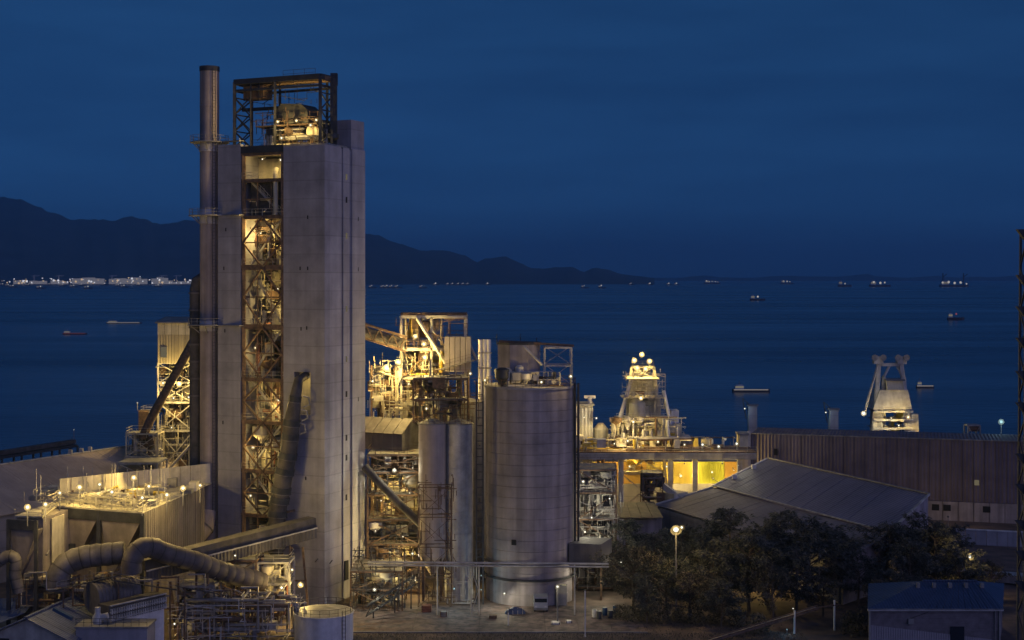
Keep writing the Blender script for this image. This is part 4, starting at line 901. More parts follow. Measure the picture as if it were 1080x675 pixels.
nm = ['white floodlight closest to the tower below the bin house', 'large white floodlight under the middle of the bin house', 'upper lamp above the chute in the process frame', 'lamp behind the chute beside the pink silo',
      'lamp halfway down the process frame by the tower edge', 'lamp just below the chute in the process frame', 'pale lamp near the foot of the pink silo', 'lamp two floors up by the tower edge', 'low white lamp on the front platform beside the tower',
      'lamp behind the front platform of the process frame', 'lowest lamp of the process frame near the small silos']
for (px, py, Y, s, pw, c), t_ in zip(lam, nm): lamp(W(px, py, Y), pw * 1.7, t_, 'lamps in the process frame', size=s, col=c, arm=W(px, py, Y) + Vector((0, 1.2, .4)))

# two slim silos
def slim_silo(px, Y, rpx, ytop, mat, label, zbase):
    x, y = XY(px, Y); r = rpx * Y / F; zt_ = Zat(ytop, Y)
    t = Thing('slim_silo', label, 'silo', (x, y, 0), 'slim steel silos')
    n_ = 8; hh = (zt_ - zbase) / n_
    for k in range(n_): t.part('ring', MB().lathe((x, y, zbase + k * hh), [(r * 1.015, 0), (r * 1.015, .12), (r, .16), (r, hh)], 28), mat, smooth=True)
    t.part('roof', MB().lathe((x, y, zt_), [(r * 1.03, 0), (r * 1.03, .15), (.4, .9)], 28), M['grey_steel'], smooth=True)
    if zbase > 1:
        t.part('cone', MB().lathe((x, y, zbase - r * 1.4), [(.4, 0), (r, r * 1.4 - .02)], 28), mat, smooth=True)
        for k in range(4): a_ = math.pi / 4 + k * math.pi / 2; t.bar('leg', (x + r * .9 * math.cos(a_), y + r * .9 * math.sin(a_), 0), (x + r * .9 * math.cos(a_), y + r * .9 * math.sin(a_), zbase + 1), .35, M['rust_steel'])
    mb = MB()
    for k in range(14):
        t0, t1 = 2 * math.pi * k / 14, 2 * math.pi * (k + 1) / 14; q, q2 = Vector((x + r * math.cos(t0), y + r * math.sin(t0), zt_ + .1)), Vector((x + r * math.cos(t1), y + r * math.sin(t1), zt_ + .1))
        mb.beam(q, q + Vector((0, 0, 1.1)), .06); [mb.beam(q + Vector((0, 0, z_)), q2 + Vector((0, 0, z_)), .05) for z_ in (.55, 1.1)]
    t.part('railing', mb, M['rust_steel']); return t
m_pink = material('pink_silo', (0.37, 0.31, 0.28), .6, .1, var=.12, scale=.4, streak=.25)
slim_silo(456, 241, 14.5, 447, m_pink, 'slim pinkish silo standing on legs beside the bin house', 7.5)
slim_silo(484, 242, 15, 447, M['pale_steel'], 'slim pale grey silo between the pinkish silo and the wide one', 0.0)
slim_silo(491, 257, 19, 424, M['grey_steel'], 'broader taller silo set back in shadow behind the slim ones', 0.0)

sc_ = Thing('scaffold', 'rusty scaffold and pipes wrapped round the foot of the slim silos', 'scaffold', (*XY(455, 236), 0))
frame_bay(sc_, XY(441, 235), (5.5, 0), (0, 3), [0, 5, 10, 15, 20], M['rust_steel'], .14, 'x', 'f', rails=False, decks=False); conduits(sc_, XY(440, 234.5), (6.5, 0), (0, 3.2), .3, 22, 120, 551, M['rust_steel']); conduits(sc_, XY(468, 236), (5.5, 0), (0, 2), .3, 7, 50, 552, M['pale_steel'])
# ladder shaft
lsx = Thing('ladder_shaft', 'thin dark ladder shaft standing before the wide silo', 'ladder', (*XY(506, 237), 0))
for px in (502.5, 509.5): lsx.bar('column', (*XY(px, 237), 0), (*XY(px, 237), Zat(402, 237)), .26, M['dark_steel'])
for k in range(22):
    z = 8 + k * 1.3
    if z < Zat(402, 237): lsx.bar('rung', (*XY(502.5, 237), z), (*XY(509.5, 237), z), .14, M['dark_steel'])
for py in (410, 470, 530): lsx.bar('tie', (*XY(506, 237), Zat(py, 237)), (*XY(506, 241), Zat(py, 237)), .18, M['dark_steel'])

# steel crane tower behind
sx0, sx1 = XY(424, 262)[0], XY(491, 262)[0]
sf = Thing('steel_tower', 'open steel tower with floodlit machinery behind the bin house', 'tower', ((sx0 + sx1) / 2, 264, 0))
zs = [Zat(500, 262), Zat(455, 262), Zat(425, 262), Zat(398, 262), Zat(368, 262), Zat(334, 262)]
for xx in (sx0, sx0 + 5.6, sx1):
    for yy in (260, 268): sf.bar('column', (xx, yy, 0), (xx, yy, zs[-1]), .4, M['pale_steel'])
for i, z in enumerate(zs):
    for yy in (260, 268): sf.bar('beam', (sx0, yy, z), (sx1, yy, z), .4, M['pale_steel'], .55)
    for xx in (sx0, sx1): sf.bar('beam', (xx, 260, z), (xx, 268, z), .4, M['pale_steel'], .5)
    if i < 5: sf.part('deck', MB().box((sx0, 260.4, z + .3), (sx0 + 7.5 if i > 2 else sx1, 267.6, z + .42)), M['grey_steel']); railing(sf, [(sx0, 259.8, z + .45), (sx0 + 7.5 if i > 2 else sx1, 259.8, z + .45)], mat=M['rust_steel'])
sf.part('crane_girder', MB().box((sx0 - .3, 262.5, zs[-1] - .2), (sx1 + .2, 265.5, zs[-1] + .75)), M['rust_steel'])
for i in range(4):
    sf.bar('brace', (sx0, 260, zs[i]), (sx0 + 5.6, 260, zs[i + 1]), .2, M['rust_steel']); sf.bar('brace', (sx0 + 5.6, 260, zs[i]), (sx0, 260, zs[i + 1]), .2, M['rust_steel'])
sf.rod('diagonal_pipe', W(440, 336, 259.5), W(476, 392, 259.5), .32, M['pale_steel']); sf.rod('diagonal_pipe', W(447, 336, 261), W(482, 382, 261), .22, M['pale_steel'])
sf.rod('strut', W(495, 362, 262), W(503, 380, 262), .25, M['pale_steel'])
m_box = material('ribbed_box', (0.42, 0.37, 0.3), .7, var=.15, scale=.4, streak=.2)
for k in range(5):
    xx = XY(469 + k * 5.6, 259)[0]; sf.part('filter_panel', MB().box((xx, 258.2, Zat(392, 259)), (xx + .88, 262, Zat(355, 259))), m_box)
sf.bar('walkway', W(462, 390, 257.6), W(500, 380, 257.6), 1.2, M['grey_steel'], .2); railing(sf, [W(462, 389, 257), W(500, 379, 257)], mat=M['rust_steel'])
for i in range(5): clutter(sf, (sx0, 260.5), (8 if i > 1 else sx1 - sx0, 0), (0, 6.5), zs[i] + .5, zs[i + 1] - .4, 20, 3, 5, 500 + i, [M['cream'], M['pale_steel'], M['rust_steel'], M['yellow']])
sf.part('back_sheet', MB().box((sx0 + .3, 268.3, zs[0]), (sx0 + 8.5, 268.5, zs[4])), M['cream'])
for i in range(5): conduits(sf, (sx0 - 1, 258.8), (sx1 - sx0 + 1.5, 0), (0, 8), zs[i], zs[i + 1], 70, 530 + i, M['cream' if i % 2 else 'rust_steel'])
conduits(sf, XY(387, 255), (8, 0), (0, 6), Zat(452, 256), Zat(380, 256), 140, 540, M['cream'])
conduits(sf, XY(434, 245), (12, 0), (0, 6), Zat(446, 246), Zat(396, 246), 110, 541, M['rust_steel'])
vx, vy = XY(511, 258)
vt = Thing('vent_stack', 'short pale ribbed vent stack left of the silo roof room', 'chimney', (vx, vy, 0))
for k in range(3): vt.rod('flue', (vx - .75 + k * .75, vy, 0), (vx - .75 + k * .75, vy, Zat(358, 258)), .42, M['white'])
for py in (372, 388): vt.bar('strap', (vx - 1.3, vy - .3, Zat(py, 258)), (vx + 1.3, vy - .3, Zat(py, 258)), .25, M['grey_steel'])
big = [(408, 388, 256, 1.9, 1700, 'biggest floodlight left of the steel tower above the bin house'), (420, 382, 257, 1.6, 1100, 'second big floodlight on the corner of the steel tower'), (438, 355, 259, 1.3, 600, 'highest floodlight on the steel tower'),
       (447, 363, 259, 1.3, 600, 'second highest floodlight on the steel tower'), (448, 377, 259, 1.5, 800, 'floodlight in the middle of the steel tower column of lamps'), (454, 389, 259, 1.1, 500, 'lowest of the stacked floodlights on the steel tower'),
       (450, 431, 248, .9, 300, 'floodlight above the pinkish silo'), (431, 405, 258, .7, 300, 'small lamp deep inside the steel tower'), (496, 394, 255, .9, 240, 'floodlight beside the ribbed filter panels'),
       (512, 401, 250, 1.2, 320, 'floodlight over the shadowed silo left of the wide silo rim'), (523, 391, 246, 1.0, 220, 'floodlight at the left foot of the silo roof room'), (393, 402, 257, .8, 250, 'lamp below the truss close to the concrete tower')]
for (px, py, Y, s, pw, t_) in big: lamp(W(px, py, Y), pw * 1.4, t_, 'floodlights on the steel tower', size=s, arm=W(px, py, Y) + Vector((.3, 1.6, -.3)))
frame_bay(sf, XY(436, 246), (9.5, 0), (0, 6), [Zat(446, 246), Zat(422, 246), Zat(400, 246)], M['rust_steel'], .26, 'x', 'f')
clutter(sf, XY(436, 246), (9.5, 0), (0, 5), Zat(446, 246), Zat(398, 246), 26, 3, 6, 520, [M['dark_steel'], M['rust_steel'], M['grey_steel']])
clutter(sf, XY(388, 258), (7.5, 0), (0, 6), Zat(452, 256), Zat(388, 256), 40, 5, 8, 521, [M['pale_steel'], M['rust_steel'], M['cream']])
for px in (392, 416): sf.bar('column', (*XY(px, 258), 0), (*XY(px, 258), Zat(385, 258)), .3, M['rust_steel'])

# truss bridge from the concrete tower
tb = Thing('truss_bridge', 'dark truss conveyor bridge from the concrete tower to the steel tower', 'bridge', (*XY(400, 256), 0))
t0_, t1_ = W(372, 338, 252), W(428, 356, 258)
for dz in (0, -2.6):
    for dy in (0, 2.4): tb.bar('chord', t0_ + Vector((0, dy, dz)), t1_ + Vector((0, dy, dz)), .3, M['rust_steel'])
for k in range(8):
    p_, q_ = t0_.lerp(t1_, k / 8), t0_.lerp(t1_, (k + 1) / 8)
    tb.bar('web', p_ + Vector((0, 0, -2.6 if k % 2 else 0)), q_ + Vector((0, 0, 0 if k % 2 else -2.6)), .18, M['rust_steel'])
tb.part('belt_housing', MB().slab(t0_ + Vector((0, 2.2, -.5)), t1_ + Vector((0, 2.2, -.5)), t1_ + Vector((0, .3, -.5)), t0_ + Vector((0, .3, -.5)), -1.7), M['duct_dark'])

# ------------------------------------------------------------------ the wide silo
bx, by = XY(559.5, 243); br = 7.75; bz = 36.2
bs = Thing('wide_silo', 'wide round concrete silo with machinery on its roof', 'silo', (bx, by, 0))
nr = 20; hh = bz / nr
ring = MB().lathe((0, 0, 0), [(br - .05, 0), (br - .05, .05), (br, .07), (br, hh - .02)], 64)
ring_me = bpy.data.meshes.new('ring'); ring_me.from_pydata(ring.v, [], ring.f); ring_me.materials.append(M['silo']); set_smooth(ring_me, True)
for k in range(nr):
    o = bpy.data.objects.new('ring', ring_me); COL.objects.link(o); o.parent = bs.o; o.location = (0, 0, k * hh)
bs.part('roof_slab', MB().lathe((bx, by, bz), [(br * 1.03, 0), (br * 1.03, .35), (.5, .5)], 64), M['concrete'])
mb = MB()
for k in range(36):
    t0, t1 = 2 * math.pi * k / 36, 2 * math.pi * (k + 1) / 36; q, q2 = Vector((bx + br * math.cos(t0), by + br * math.sin(t0), bz + .35)), Vector((bx + br * math.cos(t1), by + br * math.sin(t1), bz + .35))
    mb.beam(q, q + Vector((0, 0, 1.2)), .07); [mb.beam(q + Vector((0, 0, z_)), q2 + Vector((0, 0, z_)), .06) for z_ in (.6, 1.2)]
bs.part('railing', mb, M['rust_steel'])
zt_ = Zat(363, 243); oct_ = [(bx + (-2.0 + 3.95 * math.cos(R(a))) , by + .5 + 3.95 * math.sin(R(a))) for a in range(22, 382, 45)]
rr = bs.part('roof_room', MB().prism(oct_, bz + .3, zt_), M['silo'])
bs.part('room_cap', MB().prism([(bx - 2.0 + (x - bx + 2) * 1.06, y) for x, y in oct_], zt_, zt_ + .35), M['dark_steel'], rr)
frame_bay(bs, (bx + 2.4, by - 2.5), (4.6, 0), (0, 5), [bz + .3, Zat(385, 243), Zat(366, 243)], M['pale_steel'], .3, 'x', 'b', decks=False)
bs.bar('roof_beam', (bx - 5.4, by - 2.0, zt_ + .6), (bx + 7.4, by - 2.0, Zat(364, 243)), .5, M['rust_steel'], .4)
bs.rod('diagonal_pipe', W(552, 365, 238), W(572, 385, 238), .22, M['pale_steel'])
for px, h_ in ((524, 5), (549, 5), (566, 3)): bs.rod('mast', W(px, 362, 242), W(px, 362 - h_ * 2, 242), .07, M['dark_steel'])
clutter(bs, (bx - 6.5, by - 5.2), (13, 0), (0, 2.6), bz + .5, bz + 2.8, 22, 4, 7, 600, [M['cream'], M['rust_steel'], M['dark_steel'], M['pale_steel']])
for (px, py, s, pw, t_) in ((571, 403, .9, 260, 'floodlight on the wide silo roof beside the roof room'), (602, 397, 1.0, 200, 'floodlight on the right rim of the wide silo')):
    lamp(W(px, py, 236.5), pw, t_, 'floodlights on the wide silo', size=s, post=2.0)
for px, py in ((540, 573),):
    c = W(px, py, 235.0); a_ = math.atan2(c.y - by, c.x - bx); nrm_ = Vector((math.cos(a_), math.sin(a_), 0))
    q = Vector((bx, by, c.z)) + nrm_ * br; bs.bar('hatch', q - nrm_ * .2, q + nrm_ * .12, .8, M['black'], .9)
for py, rr_ in ((597, .16), (613, .22)):
    bs.part('ring_pipe', MB().tube([(bx + (br + .3) * math.cos(t), by + (br + .3) * math.sin(t), Zat(py, 235)) for t in [R(185 + k * 10) for k in range(18)]], rr_, 8), M['dark_steel'], smooth=True)
for px in (606.5, 610):
    bs.rod('riser', (*XY(px, 240), 4), (*XY(px, 240), Zat(404, 240)), .2, M['dark_steel'])
for k in range(9): bs.bar('riser_clip', (*XY(604, 241), Zat(420 + 20 * k, 240)), (*XY(611, 240), Zat(420 + 20 * k, 240)), .16, M['dark_steel'])
lamp(W(532, 626, 233.6), 330, 'small wall lamp low on the front of the wide silo', size=.7, col=WHT, aim=(0, -1, -.6))
bs.part('door', MB().box((bx + 4.2, by - 7.1, 0.05), (bx + 6.0, by - 5.9, 3.4)), M['cream'])

# pipe bridge in front of the silos
pb = Thing('pipe_bridge', 'thin pipe bridge on slender posts across the front of the silos', 'pipe bridge', (*XY(540, 229), 0))
zb_ = Zat(596, 229)
for dz, r_ in ((0, .14), (.4, .18), (.45, .1)): pb.rod('pipe', (*XY(388, 229 + dz), zb_ + dz), (*XY(642, 229 + dz), zb_ - .3 + dz), r_, M['pale_steel'])
pb.bar('tray', (*XY(440, 229.6), zb_ - .15), (*XY(642, 229.6), zb_ - .45), .9, M['rust_steel'], .15)
for px in (461, 497, 505, 606): pb.rod('post', (*XY(px, 229.3), 0), (*XY(px, 229.3), zb_), .12, M['pale_steel'])
pb.bar('brace', (*XY(497, 229.3), .5), (*XY(505, 229.3), 4), .1, M['pale_steel']); pb.bar('brace', (*XY(505, 229.3), 4), (*XY(497, 229.3), 7.4), .1, M['pale_steel'])

# right hand frame beside the silo
rg = Thing('loading_frame', 'steel loading frame with white lamps right of the wide silo', 'steel structure', (*XY(628, 248), 0))
zs = [0] + [Zat(y, 247) for y in (620, 597, 572, 548, 520, 496)]
frame_bay(rg, XY(609, 247), (6.8, 0), (0, 8), zs, M['rust_steel'], .28, 's', 'fr')
for i in range(len(zs) - 1): clutter(rg, XY(609, 247.5), (6.8, 0), (0, 6.5), zs[i] + .2, zs[i + 1] - .3, 10, 1, 3, 700 + i, [M['pale_steel'], M['rust_steel'], M['grey_steel'], M['dark_steel']])
conduits(rg, XY(607, 246), (8.5, 0), (0, 8), .2, zs[-1], 260, 720, M['pale_steel'])
m_rbin = material('loading_bin_plate', (0.13, 0.12, 0.125), .75, var=.2, scale=.5, streak=.2)
rb_ = MB().prism([XY(600, 238), XY(634, 237), XY(645, 243), XY(608, 244)], Zat(597, 238), Zat(573, 238)); rg.part('loading_bin', rb_, m_rbin)
rg.part('hopper_roof', MB().prism([XY(600, 262), XY(650, 262), XY(650, 272), XY(600, 272)], Zat(520, 262), [Zat(488, 262), Zat(512, 262), Zat(506, 266), Zat(486, 266)]), M['duct_dark'])
for px in (604, 634): rg.bar('leg', (*XY(px, 240), 0), (*XY(px, 240), Zat(597, 239)), .35, M['rust_steel'])
rg.part('back_sheet', MB().box((XY(608, 257)[0], 256.6, 2), (XY(650, 257)[0], 256.8, zs[-1])), M['pale_steel'])  # back sheet and deep lamps added for a bright backdrop
for k, (px, py) in enumerate(((620, 512), (634, 530), (616, 550), (632, 556), (622, 612), (640, 625))): lamp(W(px, py, 252), 330, ('topmost', 'second', 'third', 'fourth', 'fifth', 'lowest')[k] + ' added deep lamp from above, inside the loading frame', 'added deep lamps of the loading frame', size=.4, col=WHT, arm=W(px, py, 252) + Vector((0, 1.0, .4)), aim=(.1, 1, -.2))
for (px, py, Y, s, pw, t_) in ((615, 508, 246, .9, 170, 'highest white lamp on the loading frame'), (643, 526, 246, .6, 70, 'white lamp at the outer edge of the loading frame'), (624, 546, 246, .7, 130, 'white lamp halfway up the loading frame'),
        (617, 561, 246, .7, 130, 'white lamp just above the loading bin'), (655, 593, 242, .5, 40, 'small pale lamp between the loading bin and the trees'), (635, 613, 240, .9, 180, 'white lamp under the loading bin'), (606, 604, 238, .5, 80, 'white lamp against the silo below the loading bin')):
    lamp(W(px, py, Y), pw * 1.7, t_, 'white lamps on the loading frame', size=s, col=WHT, arm=W(px, py, Y) + Vector((0, 1.3, .3)))

# yard: lamp post, truck, car, poles, drums
lamp(W(588, 619, 224), 260, 'yard lamp on a short dark post in front of the wide silo', size=.9, col=WHT, post=Zat(619, 224) - 0.0, name='yard_lamp', cat='lamp post')
lamp(W(479, 621, 232), 160, 'small lamp at the foot of the pale slim silo', size=.5, col=CYA, lens='lens_cyan', arm=W(479, 621, 232) + Vector((0, 1, .2)))
lamp(W(507.5, 607, 236.5), 30, 'upper tiny blue lamp in the dark ladder shaft', size=.4, col=CYA, lens='lens_cyan'); lamp(W(507.5, 622, 236.5), 30, 'lower tiny blue lamp in the dark ladder shaft', size=.4, col=CYA, lens='lens_cyan')
def wheel(t, c, r_, w_):
    c = Vector(c); ty = t.part('wheel', MB().tube([c - Vector((0, w_ / 2, 0)), c + Vector((0, w_ / 2, 0))], r_, 18), M['rubber'], smooth=True)
    t.part('rim', MB().tube([c - Vector((0, w_ / 2 + .02, 0)), c + Vector((0, w_ / 2 + .02, 0))], r_ * .55, 14), M['pale_steel'], ty, smooth=True)
def wheel_x(t, c, r_, w_):
    c = Vector(c); ty = t.part('wheel', MB().tube([c - Vector((w_ / 2, 0, 0)), c + Vector((w_ / 2, 0, 0))], r_, 18), M['rubber'], smooth=True)
    t.part('rim', MB().tube([c - Vector((w_ / 2 + .02, 0, 0)), c + Vector((w_ / 2 + .02, 0, 0))], r_ * .55, 14), M['pale_steel'], ty, smooth=True)
X_, Y_ = XY(570.5, 231); 
tr_ = Thing('parked_truck', 'small pale truck parked facing out in front of the wide silo', 'truck', (X_, Y_, 0))
m_trk = material('truck_paint', (0.36, 0.37, 0.38), .4, var=.1, scale=1)
tr_.part('cab', MB().prism([(X_ - 1.15, Y_), (X_ + 1.15, Y_), (X_ + 1.15, Y_ + 1.9), (X_ - 1.15, Y_ + 1.9)], .55, [1.5, 1.5, 2.45, 2.45]).prism([(X_ - 1.1, Y_ + .35), (X_ + 1.1, Y_ + .35), (X_ + 1.1, Y_ + 1.95), (X_ - 1.1, Y_ + 1.95)], 1.45, 2.5), m_trk)
tr_.part('windscreen', MB().box((X_ - 1.0, Y_ + .28, 1.5), (X_ + 1.0, Y_ + .36, 2.25)), M['glass']); tr_.part('bumper', MB().box((X_ - 1.2, Y_ - .12, .45), (X_ + 1.2, Y_ - .01, .8)), M['grey_steel'])
tr_.part('cargo_bed', MB().box((X_ - 1.2, Y_ + 2.1, .8), (X_ + 1.2, Y_ + 5.2, 2.2)), m_trk)
for s in (-.8, .8): tr_.part('headlight', MB().box((X_ + s - .2, Y_ - .05, .9), (X_ + s + .2, Y_ + .02, 1.15)), M['white'])
for s in (-1.0, 1.0):
    for dy in (.9, 4.2): wheel_x(tr_, (X_ + s, Y_ + dy, .45), .45, .28)
X_, Y_ = XY(543.5, 230.5)
cr_ = Thing('covered_pile', 'low pile under a dark blue tarpaulin at the foot of the wide silo', 'pile', (X_, Y_, 0))
m_car = material('blue_tarpaulin', (0.035, 0.05, 0.11), .5, var=.25, scale=1)
rn = random.Random(3); mb = MB(); nx, ny = 12, 6
for j in range(ny):
    for i in range(nx): f = math.sin(math.pi * i / (nx - 1)) ** .45 * math.sin(math.pi * j / (ny - 1)) ** .45; mb.v.append((X_ - 1.7 + 3.4 * i / (nx - 1), Y_ - .8 + 1.8 * j / (ny - 1), .04 + f * (1.0 + rn.uniform(-.16, .16))))
mb.f = [(j * nx + i, j * nx + i + 1, (j + 1) * nx + i + 1, (j + 1) * nx + i) for j in range(ny - 1) for i in range(nx - 1)]
cr_.part('tarpaulin', mb, m_car, smooth=True)
for k in range(4): cr_.rod('rope', (X_ - 1.2 + k * .8, Y_ - .85, .06), (X_ - 1.2 + k * .8, Y_ - .3, .98), .03, M['pale_steel'])
for i, (px, py, w_, h_, mt, lab) in enumerate(((520, 652, 1.2, .5, 'rust_steel', 'stack of rusty pallets on the yard left of the bollard'), (600, 657, 1.0, .35, 'white', 'small white crate lying on the yard near the white pole'), (586, 658, 1.4, .3, 'white', 'long pale crate on the yard beside the yard lamp'), (450, 645, 1.6, 1.1, 'brick_red', 'dark red crate beside the posts of the pipe bridge'), (468, 650, 1.1, .8, 'grey_steel', 'grey crate right of the dark red one'))):
    Y = CH * F / (py - HZ); q = Vector((*XY(px, Y), 0.06)); t = Thing('crate', lab, 'crate', q)
    for k in range(3): t.block('slat', q + Vector((-w_ / 2, -w_ / 2, h_ * k / 3 + .01)), q + Vector((w_ / 2, w_ / 2, h_ * (k + .8) / 3)), M[mt])
    for sx_ in (-.42, .42): t.block('runner', q + Vector((w_ * sx_ - .05, -w_ / 2 - .03, 0)), q + Vector((w_ * sx_ + .05, w_ / 2 + .03, h_)), M['rust_steel'])
for px, pyb, pyt, lab in ((617, 672, 623, 'thin white pole standing alone in the yard'), (536, 660, 646, 'short pale bollard on the yard in front of the silo')):
    Y = CH * F / (pyb - HZ); t = Thing('pole', lab, 'pole', (*XY(px, Y), 0)); t.rod('shaft', (*XY(px, Y), 0), (*XY(px, Y), Zat(pyt, Y)), .09, M['white']); t.rod('cap', (*XY(px, Y), Zat(pyt, Y)), (*XY(px, Y), Zat(pyt, Y) + .12), .13, M['grey_steel']); t.block('foot', Vector((*XY(px, Y), 0)) - Vector((.2, .2, 0)), Vector((*XY(px, Y), .12)) + Vector((.2, .2, 0)), M['grey_steel'])
for i, (px, py, c) in enumerate(((627, 647, 'white'), (632, 649, 'dark_steel'), (638, 645, 'blue_roof'), (644, 648, 'dark_steel'), (649, 643, 'blue_roof'))):
    Y = CH * F / (py + 4 - HZ); q = Vector((*XY(px, Y), 0)); t = Thing('oil_drum', ORD[i] + ' drum from the left in the row beside the trees', 'drum', q, 'drums by the trees')
    t.part('shell', MB().lathe(q, [(.42, 0), (.42, .45), (.45, .48), (.42, .51), (.42, 1.2), (.38, 1.25)], 16), M[c], smooth=True); t.part('lid', MB().lathe(q + Vector((0, 0, 1.25)), [(.39, 0), (.39, .05), (.1, .06)], 16), M['grey_steel'])
# ================================================================== behind: floodlit kiln plant by the quay
YB = 330
m_lit = material('plant_sheet', (0.5, 0.46, 0.36), .7, var=.15, scale=.3, streak=.2, rib=(1, 0, 0, .8), bump=.4)
kt = Thing('kiln_tower', 'tapering steel tower crowned by the brightest floodlights near the quay', 'tower', (*XY(677, YB), 0))
zt_, zb_ = Zat(388, YB), Zat(474, YB)
cb = [Vector((*XY(651, YB), 0)), Vector((*XY(706, YB), 0)), Vector((*XY(704, YB + 9), 0)), Vector((*XY(654, YB + 9), 0))]
ct = [Vector((*XY(666, YB + 2), zt_)), Vector((*XY(690, YB + 2), zt_)), Vector((*XY(689, YB + 7), zt_)), Vector((*XY(667, YB + 7), zt_))]
zl = [0, Zat(500, YB), Zat(474, YB), Zat(455, YB), Zat(440, YB), Zat(425, YB), Zat(412, YB), Zat(400, YB), zt_]
def at_z(k, z): f = z / zt_; return Vector((cb[k].x + (ct[k].x - cb[k].x) * f, cb[k].y + (ct[k].y - cb[k].y) * f, z))
for k in range(4): kt.bar('column', at_z(k, 0), at_z(k, zt_), .55, M['cream'])
for i, z in enumerate(zl[1:], 1):
    for k in range(4): kt.bar('beam', at_z(k, z), at_z((k + 1) % 4, z), .4, M['cream'])
    kt.part('deck', MB().prism([tuple(at_z(k, z).xy) for k in range(4)], z + .25, z + .4), M['cream'])
    railing(kt, [at_z(k, z + .4) for k in (3, 0, 1, 2)], mat=M['cream'])
    for k in (0, 1): kt.bar('brace', at_z(k, zl[i - 1]), at_z((k + 1) % 4, z), .25, M['pale_steel']); kt.bar('brace', at_z((k + 1) % 4, zl[i - 1]), at_z(k, z), .25, M['pale_steel'])
    if i > 1:
        a_ = at_z(0, zl[i - 1]); b_ = at_z(2, z)
        clutter(kt, (a_.x + .6, a_.y + .6), (at_z(1, z).x - at_z(0, z).x - 1.2, 0), (0, 5), zl[i - 1] + .5, z - .4, 8, 2, 3, 800 + i, [M['cream'], M['pale_steel'], M['rust_steel'], M['yellow']])
for (x0_, x1_, y0_, y1_, Ya, Yb, mt) in ((646, 664, 452, 474, 324, 329, m_lit), (684, 704, 441, 474, 325, 329.4, M['pale_steel']), (704, 719, 448, 474, 326, 334, m_lit), (670, 684, 428, 452, 327, 329.5, M['cream']), (708, 716, 433, 448, 330, 334, M['white'])):
    kt.part('cladding_box', MB().box((XY(x0_, Ya)[0], Ya, Zat(y1_, Ya)), (XY(x1_, Ya)[0], Yb, Zat(y0_, Ya))), mt)
for (xa_, xb_, y0_, y1_, n_) in ((656, 702, 441, 474, 7), (660, 697, 419, 440, 6), (665, 691, 399, 418, 4)):   # stepped cladding inside the frame
    clad(kt, 'stepped_sheet', W(xa_, y1_, YB + 2.5), W(xb_, y1_, YB + 2.5), W(xb_, y0_, YB + 2.5), W(xa_, y0_, YB + 2.5), n_, m_lit, .3, .15)
conduits(kt, XY(644, 322), (17.5, 0), (0, 5), Zat(474, 323), Zat(440, 323), 130, 962, M['cream'], .09, .2); conduits(kt, XY(657, 326), (10, 0), (0, 5), Zat(440, 326), Zat(392, 326), 130, 963, M['cream'], .08, .18)
for yy, a_, b_ in ((441, 650, 706), (419, 656, 700), (399, 661, 695)): kt.part('gallery_deck', MB().box((XY(a_, 326)[0], 325, Zat(yy, 326) - .15), (XY(b_, 326)[0], 332, Zat(yy, 326))), M['cream']); railing(kt, [W(a_, yy, 325.2), W(b_, yy, 325.2)], mat=M['white'], step=1.3)
kt.part('kiln_hood', MB().lathe((*XY(721, 328), Zat(474, 328)), [(2.2, 0), (2.2, 2.4), (1.2, 3.4)], 18), m_lit, smooth=True)
kt.part('cyclone', MB().lathe((*XY(672, 327), Zat(452, 327)), [(.5, 0), (1.9, 3), (1.9, 6), (1, 7)], 18), M['cream'], smooth=True)
clutter(kt, XY(642, 321), (17, 0), (0, 3.5), Zat(474, 322), Zat(440, 322), 40, 4, 6, 961, [M['cream'], M['pale_steel'], M['rust_steel'], M['white']])
kt.rod('diagonal_pipe', W(700, 412, 327), W(709, 455, 327), .4, M['white']); kt.rod('diagonal_pipe', W(654, 440, 327), W(666, 400, 328), .45, M['white'])
for i, (px, py, s, pw) in enumerate(((669, 380, 1.7, 900), (677, 374, 1.7, 900), (685, 381, 1.7, 900), (672, 388, 1.7, 900), (681, 389, 1.7, 900), (676, 399, 1.3, 700))):  # several heads put in to give one bright light its glow
    lamp(W(px, py, YB - 1), pw, ('left upper', 'topmost', 'right upper', 'left lower', 'right lower', 'lowest')[i] + ' floodlight of the brilliant crown on the tapering quay tower', 'crown floodlights of the kiln tower', size=s, arm=W(px, py, YB - 1) + Vector((0, 3, -1.2)))
for i, (px, py, s, pw) in enumerate(((668, 445, 1.0, 600), (676, 420, 1.2, 800), (694, 466, .9, 500), (662, 465, .9, 500), (713, 465, .9, 400), (722, 469, .7, 300), (648, 468, .6, 300))):
    lamp(W(px, py, 319.6), pw, ('floodlight by the middle cyclone of the tapering quay tower', 'floodlight under the brilliant crown of the quay tower', 'floodlight before the grey box of the quay tower', 'floodlight before the left box of the quay tower', 'floodlight before the right box of the quay tower', 'small floodlight by the round hood of the quay tower', 'small floodlight at the left foot of the quay tower')[i],
         'lower floodlights of the kiln tower', size=s * 1.2, arm=W(px, py, 319.6) + Vector((0, 1.2, -.6)))
